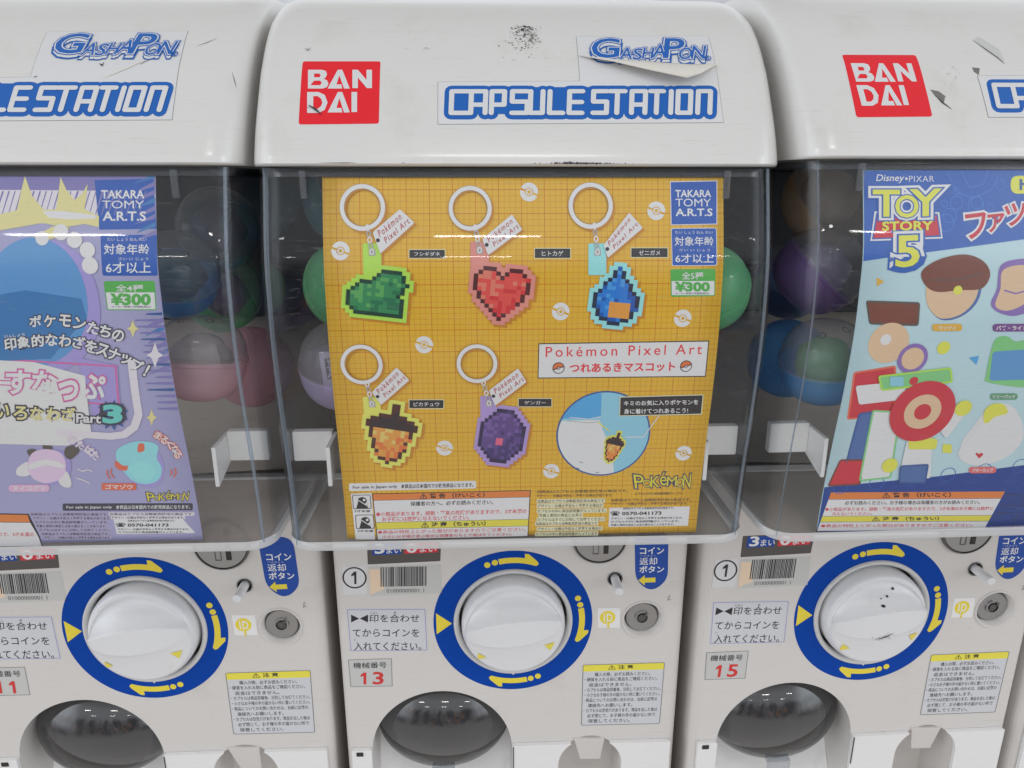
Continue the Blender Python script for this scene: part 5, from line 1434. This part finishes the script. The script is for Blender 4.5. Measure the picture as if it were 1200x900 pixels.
def capsule(m, px, py, D, r, tint, rot, label, clear_top=True, slip=False, filler=None):
    x, H = F[m].hit(px, py, D); D = max(D, card_D(max(-.01, min(.21, H)))+r+.0015); x, H = F[m].hit(px, py, D)
    x = max(-.1310+r, min(.1310-r, x))
    org = Org(m, x, D, H)
    root = empty('toy_capsule', org, label, 'capsule', 'toy capsules inside the machines')
    M = Matrix.Rotation(rot[0], 3, 'X') @ Matrix.Rotation(rot[1], 3, 'Y') @ Matrix.Rotation(rot[2], 3, 'Z')
    def surf(prof, n=40):
        R = []
        for rr, z in prof:
            R.append([])
            for j in range(n):
                v = M @ Vector((rr*math.cos(2*PI*j/n), rr*math.sin(2*PI*j/n), z)); R[-1].append((x+v.x, D+v.y, H-v.z))
        return R
    top = [(r*1.03, -.0005), (r*1.03, .0022), (r, .0024)] + [(r*math.cos(PI/2*i/10)**.75, .0024+(r*.98-.0024)*math.sin(PI/2*i/10)) for i in range(1, 10)] + [(r*.10, r*.985)]
    bot = [(r*1.015, .0003), (r*1.015, -.0022), (r*.985, -.0026)] + [(r*.985*math.cos(PI/2*i/10)**.75, -.0026-(r*.98-.0026)*math.sin(PI/2*i/10)) for i in range(1, 10)] + [(r*.10, -r*.985)]
    b = MB(); b.rings(surf(top), 0, cap1=True); b.build('upper_shell', 'shell_clear' if clear_top else 'shell_'+tint, root, org, smooth=True, auto=math.radians(40))
    b = MB(); b.rings(surf(bot)[::-1], 0, cap0=True); b.build('lower_shell', 'shell_'+tint, root, org, smooth=True, auto=math.radians(40))
    for k in range(2):
        v = M @ Vector((r*.30*math.cos(2.4*k+.5), r*.30*math.sin(2.4*k+.5)-r*.42, r*.80)); nrm_ = M @ Vector((.3*math.cos(2.4*k+.5), .3*math.sin(2.4*k+.5)-.42, .85)); nrm_.normalize()
        t1 = nrm_.orthogonal().normalized(); t2 = nrm_.cross(t1); cpt = nrm_*(r*.992)
        b = MB(); b.rings([[(x+(cpt+t1*q*math.cos(2*PI*j/14)+t2*q*math.sin(2*PI*j/14)).x, D+(cpt+t1*q*math.cos(2*PI*j/14)+t2*q*math.sin(2*PI*j/14)).y, H-(cpt+t1*q*math.cos(2*PI*j/14)+t2*q*math.sin(2*PI*j/14)).z) for j in range(14)] for q in (.0026, .0017)], 0)
        b.build('vent_hole', 'smoke_plastic', root, org)
    if filler:
        b = MB()
        R = [[(x+r*.62*math.sin(PI*i/9)*math.cos(2*PI*j/18)*(1+.18*math.sin(3*j+i)), D+r*.55*math.sin(PI*i/9)*math.sin(2*PI*j/18)*(1+.15*math.cos(2*j+i)), H-r*.6*math.cos(PI*i/9)) for j in range(18)] for i in range(10)]
        b.rings(R, 0); b.build('wrapped_toy', filler, root, org, smooth=True)
    if slip:
        pl_ = Print(lambda u, w, l: (u, D-r*.74-l - (u-x)**2*-9, -w), None)
        q = [(x-.0105, -H+.0125), (x-.0085, -H-.0120), (x+.0125, -H-.0135), (x+.0125, -H+.0150)]
        pl_.poly(q, 'fine_grey', 0); pl_.poly([(x-.0075, -H+.009), (x-.0065, -H-.0035), (x+.0105, -H-.0035), (x+.0105, -H+.0115)], 'strip_dark', 1)
        for i, t in enumerate(('TAKARA', 'TOMY', 'A.R.T.S')): pl_.text(t, (x-.006, -H+.0075-i*.0036), (x+.009, -H+.0085-i*.0036), (x-.006, -H+.0048-i*.0036), 'fine_grey', 2, .05, surf=True)
        pl_.build('paper_slip', root, org, step=.002)
    return root
capsule('C', 383, 428, .424, .0268, 'purple', (.25, .1, 0), 'pale purple capsule with a paper slip, left of the orange card', slip=True)
capsule('C', 408, 335, .436, .0262, 'green', (1.2, .5, 0), 'green capsule peeking out left of the orange card', clear_top=False)
capsule('C', 829, 338, .400, .0232, 'green', (.6, -.4, 0), 'green capsule peeking out right of the orange card', clear_top=False)
capsule('C', 352, 236, .470, .0280, 'teal', (.4, .9, 0), 'dark teal capsule high in the case left of the orange card', filler='shell_navy')
capsule('C', 330, 345, .510, .0262, 'violet', (.7, .2, 0), 'dark violet capsule deep behind the green one, left of the orange card', filler='shell_blue')
capsule('C', 325, 425, .520, .0262, 'tan', (.2, .5, 0), 'brown capsule deep behind the pale purple one, left of the orange card', filler='shell_pink')
capsule('C', 862, 425, .470, .0262, 'purple', (.3, .6, 0), 'pale purple capsule deep in the case right of the orange card', filler='shell_navy')
capsule('C', 880, 262, .490, .0270, 'teal', (.9, .6, 0), 'dark teal capsule high in the case right of the orange card', filler='shell_violet')
capsule('C', 885, 345, .520, .0262, 'blue', (.5, .3, 0), 'blue capsule deep behind the green one, right of the orange card', filler='shell_green')
capsule('L', 236, 420, .424, .0262, 'pink', (-.12, .08, 0), 'clear topped pink capsule right of the lavender card', filler='toy_grey')
capsule('L', 300, 430, .470, .0258, 'pink', (.4, .5, 0), 'solid pink capsule deep at the right wall of the left case', clear_top=False)
capsule('L', 206, 322, .460, .0265, 'blue', (.5, .3, 0), 'dark blue capsule above the clear topped pink one', filler='shell_teal')
capsule('L', 256, 268, .500, .0265, 'teal', (.8, .3, 0), 'dark teal capsule high in the case right of the lavender card', filler='shell_navy')
capsule('L', 262, 345, .520, .0262, 'green', (.3, .7, 0), 'dull green capsule deep above the solid pink one', filler='shell_violet')
capsule('R', 966, 424, .424, .0262, 'blue', (.20, -.12, 0), 'clear topped blue capsule left of the blue card', filler='shell_green')
capsule('R', 922, 420, .474, .0255, 'blue', (.5, .2, 0), 'solid blue capsule behind the clear topped one', clear_top=False)
capsule('R', 962, 316, .450, .0270, 'violet', (.4, .7, 0), 'dark violet capsule above the clear topped blue one', filler='shell_purple')
capsule('R', 973, 232, .460, .0280, 'tan', (.9, .4, 0), 'brown capsule at the top of the right case', filler='shell_tan')
capsule('R', 925, 330, .520, .0262, 'navy', (.4, .2, 0), 'dark navy capsule deep behind the violet one', filler='shell_blue')
bpy.data.objects.remove(_to)
print('OBJ', len(bpy.data.objects), 'FACES', sum(len(o.data.polygons) for o in bpy.data.objects if o.type == 'MESH'))
